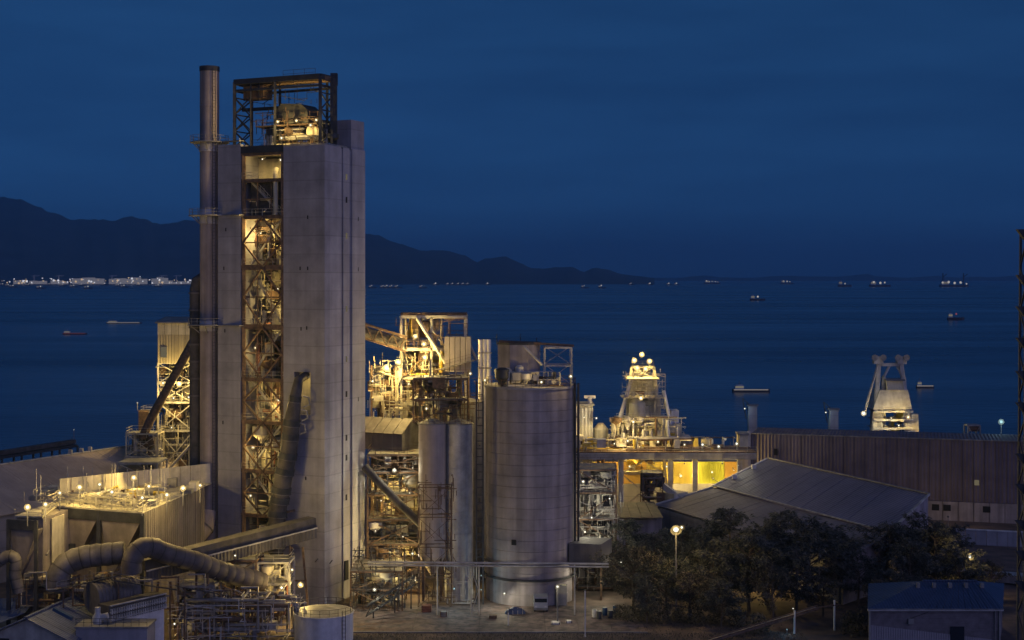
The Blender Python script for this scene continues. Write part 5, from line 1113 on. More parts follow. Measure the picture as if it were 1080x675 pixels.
# pale silo house beside it
sh = Thing('packing_house', 'narrow floodlit cream house with a T-shaped mast beside the wide silo', 'building', (*XY(620, 326), 0))
x0_, x1_ = XY(607, 326)[0], XY(630, 326)[0]
clad(sh, 'wall_sheet', (x0_, 326, 0), (x1_ - 1, 326, 0), (x1_ - 1, 326, Zat(430, 326)), (x0_, 326, Zat(430, 326)), 4, m_lit, .2, .03)
sh.part('body', MB().box((x0_ + .1, 326.25, 0), (x1_ - 1.1, 333, Zat(428, 326))), m_lit); sh.part('roof', MB().box((x0_ - .3, 325.6, Zat(428, 326)), (x1_ - .7, 333.3, Zat(426, 326))), M['grey_steel'])
sh.rod('mast', (*XY(622, 327), Zat(426, 327)), (*XY(622, 327), Zat(419, 327)), .5, M['white']); sh.bar('mast_arm', W(616, 418.5, 327), W(628, 418.5, 327), .6, M['white'])
lamp(W(612, 466, 323), 420, 'floodlight low before the narrow cream house', size=.9, arm=W(612, 466, 323) + Vector((0, 1.6, -.4))); lamp(W(629, 441, 324), 260, 'white lamp on the right edge of the narrow cream house', size=.8, col=WHT, arm=W(629, 441, 324) + Vector((-1, 2, 0)))
lamp(W(616, 440, 323), 420, 'floodlight high before the narrow cream house', size=.7, arm=W(616, 440, 323) + Vector((0, 2, -.4)))
sm = Thing('surge_bin', 'small pale surge bin between the cream house and the quay tower', 'bin', (*XY(634, 328), 0))
sm.part('shell', MB().lathe((*XY(633.5, 328), Zat(476, 328)), [(1.8, 0), (1.8, 5.2), (.6, 6.6)], 18), M['cream'], smooth=True); sm.rod('leg', (*XY(631, 328), 0), (*XY(631, 328), Zat(476, 328)), .4, M['rust_steel']); sm.rod('leg', (*XY(636, 328), 0), (*XY(636, 328), Zat(476, 328)), .4, M['rust_steel'])
# long deck carrying them
dk = Thing('pipe_deck', 'long floodlit pipe deck on columns below the tapering tower', 'elevated deck', (*XY(700, 318), 0))
zd0, zd1 = Zat(484.5, 318), Zat(476, 318); xa, xb = XY(596, 318)[0], XY(797, 318)[0]
dk.part('girder', MB().box((xa, 317.5, zd0), (xb, 318.1, zd1 - .5)), M['cream']); dk.part('deck_slab', MB().box((xa, 317, zd1 - .45), (xb, 329, zd1)), M['rust_steel'])
clutter(dk, (xa, 318), (xb - xa, 0), (0, 7), zd1 + .1, zd1 + 2.6, 44, 5, 16, 960, [M['cream'], M['rust_steel'], M['pale_steel'], M['yellow']])
railing(dk, [(xa, 317.2, zd1), (xb, 317.2, zd1)], mat=M['cream'])
for k in range(5): dk.rod('pipe', (xa, 317.2 - k * .05, zd0 + .2 + k * .3), (xb, 317.2 - k * .05, zd0 + .2 + k * .3), .13, M['pale_steel'])
for px in (611, 655, 707, 733, 780): dk.bar('column', (*XY(px, 318.6), 0), (*XY(px, 318.6), zd0), 1.1, M['pale_steel'], .9)
for i, (px, py) in enumerate(((741, 469), (758, 471), (777, 468))): lamp(W(px, py, 318), 220, ORD[i] + ' small white lamp from the left along the railing of the pipe deck', 'deck railing lamps', size=1.2, col=WHT, post=1.5)
dkw = Thing('kiln_hall', 'low yellow green lit hall under the pipe deck', 'building', (*XY(710, 336), 0))
m_yg = material('yellow_green_lit_sheet', (0.38, 0.40, 0.05), .7, var=.2, scale=.15, streak=.1, rib=(1, 0, 0, 1.0), bump=.3)
m_or = material('ochre_lit_sheet', (0.5, 0.31, 0.08), .7, var=.2, scale=.15, streak=.15)
m_yl = material('yellow_lit_sheet', (0.55, 0.44, 0.10), .7, var=.2, scale=.15, streak=.15)
xs = [XY(p_, 334)[0] for p_ in (600, 628, 652, 682, 710, 738, 764, 795)]
for i in range(7): dkw.part('wall_sheet', MB().box((xs[i] + .05, 334, 0), (xs[i + 1] - .05, 334.4, Zat(487, 334))), (m_yl, m_or, m_or, m_yl, m_yl, m_yg, m_or)[i])  # yellow lamplight on the wall put into the sheet colours
dkw.part('body', MB().box((xs[0], 334.5, 0), (xs[-1], 345, Zat(487, 334) - .2)), M['pale_steel'])
dkw.part('plinth', MB().box((xs[0], 333.3, 0), (xs[-1], 333.9, Zat(510, 334))), M['concrete_pale'])
for i, (px, py, pw) in enumerate(((640, 496, 900), (664, 492, 1000), (703, 492, 1000), (718, 502, 1100), (751, 498, 1100), (774, 496, 700))): lamp(W(px, py, 331), pw, ORD[i] + ' lamp from the left under the pipe deck, lighting the yellow hall', 'lamps under the pipe deck', size=(.6, .8, .8, 1.0, .8, .5)[i], arm=W(px, py, 331) + Vector((0, 1.8, .4)))
sv = Thing('screening_plant', 'dark clump of screening machinery before the yellow hall', 'machine', (*XY(687, 300), 0))
frame_bay(sv, XY(678, 298), (4.2, 0), (0, 5), [0, Zat(525, 298), Zat(505, 298), Zat(500, 298)], M['rust_steel'], .2, 'x', 'f'); clutter(sv, XY(677, 298), (4.8, 0), (0, 5), Zat(530, 298), Zat(500, 298), 20, 2, 4, 900, [M['rust_steel'], M['dark_steel'], M['grey_steel']])
sv.part('hopper', MB().lathe((*XY(709, 300), 2), [(.4, 0), (3.4, 6.2), (3.4, 7.4)], 4), M['cream']); sv.part('feed_chute', MB().beam(W(699, 512, 299), W(726, 532, 298), 1.8, 1.2), M['pale_steel'])
for px in (702, 716): sv.bar('leg', (*XY(px, 300), 0), (*XY(px, 300), 7), .3, M['rust_steel'])
ro = Thing('low_shed', 'low shed with dark sloping roof in front of the yellow hall', 'shed', (*XY(640, 290), 0))
clad(ro, 'roof_sheet', W(606, 546, 270), W(700, 546, 278), W(690, 529, 292), W(612, 531, 288), 8, M['duct_dark'], .15, .03); ro.part('wall', MB().prism([XY(610, 274), XY(698, 281), XY(690, 291), XY(612, 287)], 0, 7.0), M['silo'])

# ================================================================== right side: brown warehouse, quay loader
lw = Thing('long_warehouse', 'long brown sheeted warehouse with a pale base along the quay', 'warehouse', (*XY(930, 325), 0))
w0, w1 = Vector((*XY(791, 331), 0)), Vector((*XY(1110, 313), 0)); dw = (w1 - w0).normalized(); bk = Vector((-dw.y, dw.x, 0))
m_br = material('brown_sheet', (0.145, 0.12, 0.14), .8, var=.18, scale=.12, streak=.2, rib=(dw.x, dw.y, 0, .8), bump=.6, col2=(0.12, 0.10, 0.12))
ZW, ZP = 18.3, 4.4
clad(lw, 'wall_sheet', zup(w0, ZP), zup(w1, ZP), zup(w1, ZW), zup(w0, ZW), 28, m_br, .12, .04)
lw.part('body', MB().prism([tuple(v.xy) for v in (w0 + bk * .4, w1 + bk * .4, w1 + bk * 18, w0 + bk * 18)], 0, ZW - .3), m_br)
clad(lw, 'plinth_block', zup(w0 - bk * .3, 0), zup(w1 - bk * .3, 0), zup(w1 - bk * .3, ZP - .1), zup(w0 - bk * .3, ZP - .1), 20, M['silo'], .5, .02)
lw.bar('eaves', zup(w0, ZW + .1), zup(w1, ZW + .1), .5, M['grey_steel'], .25)
lw.bar('corner_post', zup(w0 - dw * .3, 0), zup(w0 - dw * .3, ZW + .6), .8, M['pale_steel'])
lw.part('wall_window', MB().prism([tuple((w0 + dw * k - bk * .08).xy) for k in (50.2, 51.2)] + [tuple((w0 + dw * k + bk * .1).xy) for k in (51.2, 50.2)], 8.2, 9.4), M['window_lit'])
lw.part('wall_vent', MB().prism([tuple((w0 + dw * k - bk * .08).xy) for k in (5.6, 6.4)] + [tuple((w0 + dw * k + bk * .1).xy) for k in (6.4, 5.6)], 13.5, 15), M['black'])
for k in (41, 43.5, 52): lw.part('plinth_opening', MB().prism([tuple((w0 + dw * q - bk * .36).xy) for q in (k, k + 1.6)] + [tuple((w0 + dw * q - bk * .2).xy) for q in (k + 1.6, k)], 2.2, 3.6), M['black'])
lamp(W(1000, 545, 305), 330, 'hidden lamp lighting the pale base of the brown warehouse', size=.6, aim=(0, 1, -.3), post=Zat(545, 305), name='wall_lamp', cat='lamp post')
for px, yt, lab in ((793.5, 428, 'small concrete quay post with a white lamp at the warehouse corner'), (879, 432, 'small concrete quay post with a white lamp behind the warehouse roof')):
    t = Thing('quay_post', lab, 'post', (*XY(px, 372), .6)); q = XY(px, 372)
    t.block('pillar', (q[0] - 1.1, q[1] - 1, .6), (q[0] + 1.1, q[1] + 1, Zat(yt, 372)), M['concrete_pale']); t.block('cap', (q[0] - 1.4, q[1] - 1.3, Zat(yt, 372)), (q[0] + 1.4, q[1] + 1.3, Zat(yt, 372) + .4), M['grey_steel'])
    t.bar('davit', (q[0] - 1.6, q[1], Zat(yt + 14, 372)), (q[0] - 2.6, q[1], Zat(yt - 8, 372)), .25, M['dark_steel']); t.bar('davit_arm', (q[0] - 2.6, q[1], Zat(yt - 8, 372)), (q[0] - .9, q[1], Zat(yt - 2, 372)), .2, M['dark_steel'])
    lamp(W(px - 8, yt + 3, 371), 90, 'small lamp hung beside the ' + ('quay post at the warehouse corner' if px < 800 else 'quay post behind the warehouse roof'), size=.8, col=CYA, arm=Vector((q[0] - 1.2, q[1], Zat(yt + 3, 372))))
gb = Thing('gate_cabin', 'small pale cabin at the end of the pipe deck by the warehouse', 'cabin', (*XY(784, 330), 0))
gb.block('wall', (XY(780, 326)[0], 326, 0), (XY(789, 326)[0], 330, Zat(459, 326)), M['cream']); gb.block('roof', (XY(779, 326)[0], 325.6, Zat(459, 326)), (XY(790, 326)[0], 330.4, Zat(457, 326)), M['grey_steel'])
# ship loader
YL = 392
sl = Thing('ship_loader', 'grey tapering ship loader tower with twin sheave heads behind the warehouse', 'crane', (*XY(942, YL), .6))
def LB(x0, x1, xt0, xt1, y0, y1, Ya=YL, dep=9, mat=None, nm_='body'):
    a = [Vector((*XY(x0, Ya), Zat(y1, Ya))), Vector((*XY(x1, Ya), Zat(y1, Ya))), Vector((XY(x1, Ya)[0], Ya + dep, Zat(y1, Ya))), Vector((XY(x0, Ya)[0], Ya + dep, Zat(y1, Ya)))]
    b = [Vector((*XY(xt0, Ya), Zat(y0, Ya))) + Vector((0, .8, 0)), Vector((*XY(xt1, Ya), Zat(y0, Ya))) + Vector((0, .8, 0)), Vector((XY(xt1, Ya)[0], Ya + dep - .8, Zat(y0, Ya))), Vector((XY(xt0, Ya)[0], Ya + dep - .8, Zat(y0, Ya)))]
    sl.part(nm_, MB().add(a + b, [(3, 2, 1, 0), (4, 5, 6, 7), (0, 1, 5, 4), (1, 2, 6, 5), (2, 3, 7, 6), (3, 0, 4, 7)]), mat or M['grey_steel'])
LB(921, 962, 929, 958.5, 411.5, 432, nm_='body', mat=M['pale_steel']); LB(936, 954, 936, 953, 402, 411.3, dep=6, nm_='winch_house', mat=M['cream']); LB(935, 955, 935, 955, 400, 401.8, dep=6.4, nm_='roof', mat=M['grey_steel'])
for (a_, b_) in (((921, 470), (927, 382)), ((962, 470), (950, 382)), ((927, 470), (932, 398)), ((957, 470), (953, 398))): sl.bar('leg', W(*a_, YL + .3), W(*b_, YL + 3), 1.1, M['pale_steel'])
for px in (926, 950.5):
    c = W(px, 380, YL + 3); hd = sl.part('sheave_head', MB().box(c - Vector((1.3, 1, 1.0)), c + Vector((1.3, 1, 1.2))), M['pale_steel'])
    for s in (-1.2, 1.2): sl.part('sheave', MB().tube([c + Vector((s, -1.3, .8)), c + Vector((s, -1.05, .8))], .9, 14), M['grey_steel'], hd, smooth=True)
sl.bar('cross_beam', W(926, 384.5, YL + 3), W(951, 384.5, YL + 3), .9, M['pale_steel']); sl.bar('brace', W(932, 398, YL + 2), W(938, 386, YL + 3), .5, M['pale_steel']); sl.bar('brace', W(952, 398, YL + 2), W(946, 386, YL + 3), .5, M['pale_steel'])
sl.bar('stay', W(926, 384, YL + 2.5), W(912, 434, YL - 1), .45, M['pale_steel'])
for y in (434, 443, 452): sl.bar('beam', W(922, y, YL), W(963, y, YL), .6, M['pale_steel']); sl.part('deck', MB().box((XY(922, YL)[0], YL + .4, Zat(y, YL) - .1), (XY(963, YL)[0], YL + 8, Zat(y, YL) + .1)), M['grey_steel'])
clutter(sl, XY(926, YL + 1), (9, 0), (0, 6), Zat(462, YL), Zat(434, YL), 14, 3, 5, 950, [M['cream'], M['pale_steel'], M['yellow']])
LB(962, 969.5, 962, 969.5, 437, 470, dep=4, nm_='side_cabin', mat=M['cream']); LB(921, 930, 921, 930, 434, 470, dep=4, nm_='side_cabin', mat=M['grey_steel'])
for (px, py, s, pw, t_, c) in ((911, 436, 2.0, 600, 'bright floodlight at the foot of the stay on the ship loader', WHT), (958, 440, 1.4, 700, 'floodlight inside the open base of the ship loader', SOD), (940, 441, .8, 420, 'small lamp in the middle of the ship loader base', SOD), (948, 449, .8, 400, 'lowest lamp of the ship loader base', WHT)):
    lamp(W(px, py, YL - 2), pw, t_, 'lamps on the ship loader', size=s, col=c, arm=W(px, py, YL - 2) + Vector((1.2 if px < 920 else 0, 1.8, .3)))
lamp(W(1056, 445, 345), 250, 'bright bluish quay lamp on a mast at the right end of the warehouse', size=2.0, col=CYA, lens='lens_cyan', post=Zat(445, 345) - .0, name='quay_lamp', cat='lamp post')
qm = Thing('mooring_winch', 'small dark winch frame behind the warehouse roof near the bluish lamp', 'winch', (*XY(1027, 372), .6))
frame_bay(qm, XY(1021, 372), (3.2, 0), (0, 3), [.6, 10, Zat(449, 372)], M['grey_steel'], .3, 'x', 'f', rails=False); qm.rod('winch_drum', W(1022, 452, 373), W(1032, 452, 373), .8, M['rust_steel'])

# ------------------------------------------------------------------ the big grey roofed shed
gs = Thing('grey_shed', 'big shed with a pale grey sheet roof behind the trees', 'shed', (*XY(860, 285), 0))
h0, h1 = W(810, 483, 312), W(980, 521, 260); h0.z = h1.z = 15.0
e0, e1 = W(752, 514, 303), W(938, 562, 248); e0.z = e1.z = 10.2
f0_, f1_ = e0 + (e0 - h0) * 1.0 + Vector((0, 0, 2.2)), e1 + (e1 - h1) * 1.0 + Vector((0, 0, 2.2))
ra = (h1 - h0).normalized()
m_gr = material('grey_roof_sheet', (0.15, 0.15, 0.21), .6, .1, var=.18, scale=.12, rib=(ra.x, ra.y, 0, .9), bump=.5)
m_gr2 = material('lower_roof_sheet', (0.16, 0.145, 0.16), .7, var=.22, scale=.12, rib=(ra.x, ra.y, 0, .9), bump=.5)
clad(gs, 'roof_sheet', e0, e1, h1, h0, 24, m_gr, .12, .03); clad(gs, 'lower_roof_sheet', f0_, f1_, e1 - Vector((0, 0, .3)), e0 - Vector((0, 0, .3)), 24, m_gr2, .12, .03)
back = (h0 - e0); back.z = 0
gs.bar('ridge_cap', h0 + Vector((0, 0, .12)), h1 + Vector((0, 0, .12)), .6, M['grey_steel'], .2); gs.bar('verge_trim', h0, e0, .5, M['white'], .3); gs.bar('verge_trim', e0 - Vector((0, 0, .2)), f0_, .5, M['pale_steel'], .3); gs.bar('verge_trim', h1, e1, .4, M['pale_steel'], .3); gs.bar('gutter', e0 + Vector((0, 0, .05)), e1 + Vector((0, 0, .05)), .35, M['pale_steel'], .2)
ins = ra * 1.0
for (a_, b_, c_) in ((h0 + ins, e0 + ins, f0_ + ins), (h1 - ins, e1 - ins, f1_ - ins)):
    d_ = a_ + back * .02; q = ra * .3
    pts = [(c_.x, c_.y, 0), (c_.x, c_.y, c_.z - .3), (b_.x, b_.y, b_.z - .4), (a_.x, a_.y, a_.z - .3), (d_.x, d_.y, d_.z - .3), (d_.x, d_.y, 0)]
    gs.part('gable_wall', MB().add([Vector(p_) - q for p_ in pts] + [Vector(p_) + q for p_ in pts], [(0, 1, 2, 3, 4, 5), (11, 10, 9, 8, 7, 6)] + [(i, (i + 1) % 6, 6 + (i + 1) % 6, 6 + i) for i in range(6)]), M['silo'])
gs.part('wall', MB().prism([tuple((v).xy) for v in (f0_ + ins * 2, f1_ - ins * 2, f1_ - ins * 2 + back * .1, f0_ + ins * 2 + back * .1)], 0, f0_.z - .4), M['concrete'])
for k in (.35, .7): gs.bar('roof_vent', h0.lerp(e0, k) + ra * 2, h0.lerp(e0, k) + ra * 2 + Vector((0, 0, .9)), .9, M['white'])
for i, k in enumerate((.1, .55)): lamp(e0.lerp(h0, k) + Vector((-1.2, 0, 1.0)), 40, ('lower', 'upper')[i] + ' small lamp on the verge of the big grey shed roof', size=.5, col=WHT, aim=(-1, -1, -.5), arm=e0.lerp(h0, k))
bw_ = Thing('boundary_wall', 'low pale block wall between the trees and the brown warehouse', 'wall', (*XY(1030, 275), 0))
clad(bw_, 'block', (*XY(985, 292), 0), (*XY(1120, 285), 0), (*XY(1120, 285), 3.0), (*XY(985, 292), 3.0), 12, M['concrete_pale'], .4, .03)
bw_.bar('coping', (*XY(985, 292.2), 3.1), (*XY(1120, 285.2), 3.1), .7, M['white'], .2)
for i, px in enumerate((690, 722, 762)): lamp(W(px, 489, 314), 260, ('left', 'middle', 'right')[i] + ' lamp hung out in front of the pipe deck girder', 'lamps before the deck girder', size=.5, arm=W(px, 483, 317.2), aim=(0, 1, .1))
cv = Thing('covered_conveyor', 'low pinkish covered conveyor near the right mast', 'conveyor', (*XY(1040, 255), 0))
cv.part('cover', MB().beam(W(992, 604, 262), W(1090, 612, 250), 2.0, 1.4), m_pink); [cv.bar('leg', (*XY(px, 256), 0), (*XY(px, 256), Zat(606, 256)), .3, M['rust_steel']) for px in (1004, 1030, 1056)]
clad(cv, 'cover_sheet', W(992, 604, 262) + Vector((0, -1.2, .75)), W(1090, 612, 250) + Vector((0, -1.2, .75)), W(1090, 612, 250) + Vector((0, 1.2, .95)), W(992, 604, 262) + Vector((0, 1.2, .95)), 8, M['pale_steel'], .08)

# ------------------------------------------------------------------ right foreground: hipped shed and dark mast
fs = Thing('hipped_shed', 'blue hip roofed shed with grey plank walls in the bottom right corner', 'shed', (*XY(990, 207), 0))
ez_ = Zat(642, 205); xl, xr = XY(915, 205)[0], XY(1058, 205)[0]; yn, yf = 205.0, 222.0; rz_ = ez_ + 2.2; rm = (yn + yf) / 2
ra_, rb2 = Vector((xl + 10.5, rm, rz_)), Vector((xr - 1, rm, rz_))
kx = (yf + .5) / yn
c1, c2, c3, c4 = Vector((xl, yn, ez_)), Vector((xr, yn, ez_)), Vector((xr * kx, yf, ez_)), Vector((xl * kx, yf, ez_))
m_fb = material('blue_hip_sheet', (0.05, 0.07, 0.13), .5, .1, var=.2, scale=.4, rib=(1, 0, 0, .45), bump=.5)
nsh = 18
for k in range(nsh):   # front slope cut into sheets; the end ones taper along the hips
    f0, f1 = k / nsh + .002, (k + 1) / nsh - .002; fs.part('roof_sheet', MB().slab(c1.lerp(c2, f0), c1.lerp(c2, f1), ra_.lerp(rb2, f1), ra_.lerp(rb2, f0), .1), m_fb)
fs.part('hip_slope', MB().add([c4, c1, ra_], [(0, 1, 2)]).add([c2, c3, rb2], [(0, 1, 2)]), m_fb); fs.part('rear_slope', MB().slab(c3, c4, ra_, rb2, .1), m_fb)
fs.bar('fascia', c1 + Vector((0, -.1, -.15)), c2 + Vector((0, -.1, -.15)), .14, M['white'], .3); fs.bar('ridge_cap', ra_ + Vector((0, 0, .08)), rb2 + Vector((0, 0, .08)), .4, m_fb, .15)
m_pl = material('plank_grey', (0.16, 0.14, 0.15), .85, var=.25, scale=.9); m_gr3 = material('ribbed_door', (0.26, 0.24, 0.26), .7, var=.12, scale=.5, rib=(1, 0, 0, .35), bump=.6)
fs.part('body', MB().prism([(xl + .5, yn + .55), (xr - .5, yn + .55), (xr * kx - .5, yf - .5), (xl * kx + .5, yf - .5)], 0, ez_ - .05), m_pl)
rn = random.Random(77)
for k in range(9): zz_ = ez_ - .12 - k * .36; fs.block('plank', (xl + .4, yn + .42 + rn.uniform(-.015, .015), zz_ - .34), (xr - .4, yn + .54, zz_), m_pl)
fs.part('ribbed_door', MB().add([(xl + .45, yn + .38, 0), (xr - 1.5, yn + .38, 0), (xr - 1.5, yn + .38, Zat(675, 205.4) + .1), (xl + .45, yn + .38, Zat(659, 205.4))], [(0, 1, 2, 3)]), m_gr3)
fs.bar('corner_post', (xl + .4, yn + .35, 0), (xl + .4, yn + .35, ez_ - .3), .25, M['grey_steel']); fs.bar('corner_post', (xr - .4, yn + .35, 0), (xr - .4, yn + .35, ez_ - .3), .25, M['grey_steel'])
for k in range(5): fs.block('roof_vent', (xl + 9 + k * 2.4, rm - 2.2, rz_ - .75), (xl + 9.5 + k * 2.4, rm - 1.7, rz_ + .15), M['grey_steel'])
fs.rod('gutter', c1 + Vector((0, -.25, -.05)), c2 + Vector((0, -.25, -.05)), .1, M['grey_steel']); fs.rod('downpipe', (xr - 1.1, yn + .2, 0), (xr - 1.1, yn + .2, ez_ - .1), .09, M['grey_steel'])
fs.block('door', (xl + 12.2, yn + .3, 0), (xl + 14.2, yn + .4, 4.1), M['glass']); fs.block('wall_cabinet', (xl + 6.0, yn + .1, ez_ - 2.3), (xl + 6.8, yn + .4, ez_ - 1.5), M['grey_steel']); fs.bar('cable', (xl + 6.4, yn + .35, ez_ - 1.5), (xl + 9.4, yn + .3, ez_ - .4), .06, M['dark_steel'])
ma = Thing('lattice_mast', 'dark lattice mast with step brackets at the right edge of the picture', 'mast', (*XY(1086, 130), 0))
mx_, my_ = XY(1086, 130); hw = .75
for sx_ in (-hw, hw):
    for sy_ in (-hw, hw): ma.bar('leg', (mx_ + sx_ * 1.25, my_ + sy_ * 1.25, 0), (mx_ + sx_ * .8, my_ + sy_ * .8, 59.4), .2, M['dark_steel'])
for k in range(29):
    z = k * 2.0
    for s_, (a_, b_) in enumerate((((-1, -1), (1, -1)), ((-1, -1), (-1, 1)))):
        f = 1.25 - .45 * z / 62; p_, q_ = Vector((mx_ + a_[0] * hw * f, my_ + a_[1] * hw * f, z)), Vector((mx_ + b_[0] * hw * f, my_ + b_[1] * hw * f, z + 2))
        ma.bar('brace', p_ if k % 2 else Vector((q_.x, q_.y, z)), q_ if k % 2 else Vector((p_.x, p_.y, z + 2)), .13, M['dark_steel'])
for py in (242, 290, 323, 356, 391, 424, 478, 510, 548, 580, 612):
    z = Zat(py, 130); f = hw * (1.25 - .45 * z / 62)
    ma.part('step_bracket', MB().add([(mx_ - f - .75, my_ - f, z), (mx_ - f, my_ - f, z), (mx_ - f, my_ - f, z - 1.0), (mx_ - f - .75, my_ - f + .5, z), (mx_ - f, my_ - f + .5, z), (mx_ - f, my_ - f + .5, z - 1.0)],
        [(0, 1, 2), (5, 4, 3), (0, 3, 4, 1), (1, 4, 5, 2), (2, 5, 3, 0)]), M['dark_steel'])

# sloping pipe bridge and lamp posts at the bottom right
sp = Thing('sloping_pipe_bridge', 'thin pipe bridge sloping up in front of the trees', 'pipe bridge', (*XY(810, 214), 0))
s0, s1 = W(748, 676, 212), W(862, 641, 219)
for dz, r_ in ((0, .14), (.35, .1), (-.3, .12)): sp.rod('pipe', s0 + Vector((0, 0, dz)), s1 + Vector((0, 0, dz)), r_, M['rust_steel'])
sp.bar('tray', s0 + Vector((0, .4, -.1)), s1 + Vector((0, .4, -.1)), .7, M['pale_steel'], .12)
for px, Yp in ((838, 217.4), (880, 219.5)):
    zt2 = Zat(648 if px < 850 else 637, Yp); sp.rod('post', (*XY(px, Yp), 0), (*XY(px, Yp), zt2 + .6), .16, M['white'])
sp.bar('cross_arm', W(876, 637.5, 219.5), W(885, 637.5, 219.5), .15, M['rust_steel'])
sp.rod('pipe', s1, W(882, 638, 219.5), .12, M['rust_steel'])
lamp(W(836.5, 642, 217), 35, 'small lamp on top of the nearer white post of the sloping pipe bridge', size=.5, col=WHT, aim=(-.3, -1, -.4)); lamp(W(830, 664, 217.5), 45, 'low blue lamp among the trees under the sloping pipe bridge', size=.4, col=(.2, .6, 1.0), lens='lens_cyan', post=Zat(664, 217.5), name='ground_lamp', cat='lamp')
lamp(W(713, 559, 226), 600, 'brilliant double floodlight on a tall mast in front of the trees', size=2.4, post=Zat(559, 226), name='street_lamp', cat='lamp post', aim=(0, -1, -.45))
lamp(W(719, 556.5, 226.4), 240, 'smaller twin of the brilliant floodlight on the mast before the trees', size=1.2, arm=W(714, 557, 226.3), aim=(.2, -1, -.4))
lamp(W(1023, 587, 240), 600, 'star-bright street lamp beyond the trees near the right edge', size=1.7, post=Zat(587, 240), name='street_lamp', cat='lamp post', col=SOD)
for (px, py, Y, pw, t_) in ((985, 592, 247, 160, 'dim lamp hidden behind the crowns right of the grey shed'), (862, 604, 246, 420, 'hidden lamp behind the middle trees lighting the ground'), (800, 600, 246, 420, 'hidden lamp behind the trees before the grey shed'), (690, 622, 236, 90, 'dim lamp at the foot of the leftmost trees')): lamp(W(px, py, Y), pw, t_, size=.5, post=Zat(py, Y), name='path_lamp', cat='lamp post')
# ================================================================== trees, shrubs, grass
def leaf_mat(name, c1, c2):
    m = bpy.data.materials.new(name); m.use_nodes = True; n = m.node_tree.nodes; l = m.node_tree.links.new; p = n['Principled BSDF']
    p.inputs['Roughness'].default_value = .7; p.inputs['Specular IOR Level'].default_value = .2
    g = n.new('ShaderNodeNewGeometry'); mx = n.new('ShaderNodeMix'); mx.data_type = 'RGBA'; mx.inputs[6].default_value = (*c1, 1); mx.inputs[7].default_value = (*c2, 1)
    l(g.outputs['Random Per Island'], mx.inputs[0]); l(mx.outputs[2], p.inputs['Base Color'])
    tr = n.new('ShaderNodeBsdfTranslucent'); l(mx.outputs[2], tr.inputs['Color']); ms = n.new('ShaderNodeMixShader'); ms.inputs[0].default_value = .3
    l(p.outputs[0], ms.inputs[1]); l(tr.outputs[0], ms.inputs[2]); l(ms.outputs[0], n['Material Output'].inputs['Surface']); return m
m_leaf = leaf_mat('needle_leaf', (0.03, 0.042, 0.04), (0.19, 0.185, 0.16)); m_leaf2 = leaf_mat('broad_leaf', (0.045, 0.05, 0.04), (0.20, 0.17, 0.13))
m_bark = material('bark', (0.11, 0.085, 0.065), .9, var=.3, scale=2)
def tree_meshes(seed, hgt, wid, n_limb, kind):
    """trunk with limbs, and a crown of drooping sprays of leaf faces hung along the limbs"""
    rn = random.Random(seed); tb_, cb_ = MB(), MB()
    top = Vector((rn.uniform(-.6, .6), rn.uniform(-.6, .6), hgt * .93)); mid = Vector((rn.uniform(-.5, .5), rn.uniform(-.5, .5), hgt * .45))
    tb_.tube([(0, 0, -.3), mid * .5, mid, mid.lerp(top, .5), top], [.32, .27, .2, .12, .04], 8)
    def trunk(t): return (Vector((0, 0, 0)).lerp(mid, t / .48) if t < .48 else mid.lerp(top, (t - .48) / .52))
    ends = []
    for k in range(n_limb):
        t = .2 + .78 * (k + rn.random()) / n_limb; b = trunk(t); a = rn.uniform(0, 6.28)
        env = math.sin(min(1, (1.02 - t) / .62) * math.pi * .5) * (0.45 + .55 * min(1, t / .4)); ln = wid * env * rn.uniform(.6, 1.15) + .6
        e = b + Vector((math.cos(a) * ln, math.sin(a) * ln, ln * rn.uniform(.1, .7))); m_ = b.lerp(e, .5) + Vector((0, 0, .12 * ln))
        tb_.tube([b, m_, e], [.10, .06, .02], 5); ends.append((b, m_, e, ln))
    for b, m_, e, ln in ends:
        for _ in range(int(8 + ln * 7)):
            t = rn.uniform(.3, 1.22); c = (b.lerp(m_, t * 2) if t < .5 else m_.lerp(e, (t - .5) * 2)) + Vector((rn.gauss(0, .32), rn.gauss(0, .32), rn.gauss(0, .3))) * (.5 + ln * .14)
            dirn = Vector((e.x - b.x + rn.gauss(0, 1.0), e.y - b.y + rn.gauss(0, 1.0), rn.gauss(.5, 1.0))).normalized()
            for q in range(rn.randint(4, 7)):       # a spray of narrow leaves
                d = (dirn + Vector((rn.gauss(0, .55), rn.gauss(0, .55), rn.gauss(-.15, .45)))).normalized(); L_ = rn.uniform(.35, 1.0) * (1.0 if kind == 0 else .5); w_ = L_ * (.11 if kind == 0 else .3)
                s = d.cross(Vector((rn.gauss(0, 1), rn.gauss(0, 1), rn.gauss(0, 1)))).normalized() * w_; o = c + d * .1
                cb_.add([o - s * .3, o + d * L_ * .5 - s, o + d * L_ + Vector((0, 0, -.12)), o + d * L_ * .5 + s], [(0, 1, 2, 3)])
    def mk(nm_, mb, mt, sm):
        me = bpy.data.meshes.new(nm_); me.from_pydata(mb.v, [], mb.f); me.materials.append(mt); set_smooth(me, sm); return me
    return mk('trunk', tb_, m_bark, True), mk('crown', cb_, m_leaf if kind == 0 else m_leaf2, False)
kinds_ = [tree_meshes(1, 16, 4.6, 46, 0), tree_meshes(2, 14, 5.2, 46, 0), tree_meshes(3, 12, 4.6, 40, 1), tree_meshes(5, 15, 4.0, 44, 0)]
hk = [16, 14, 12, 15]
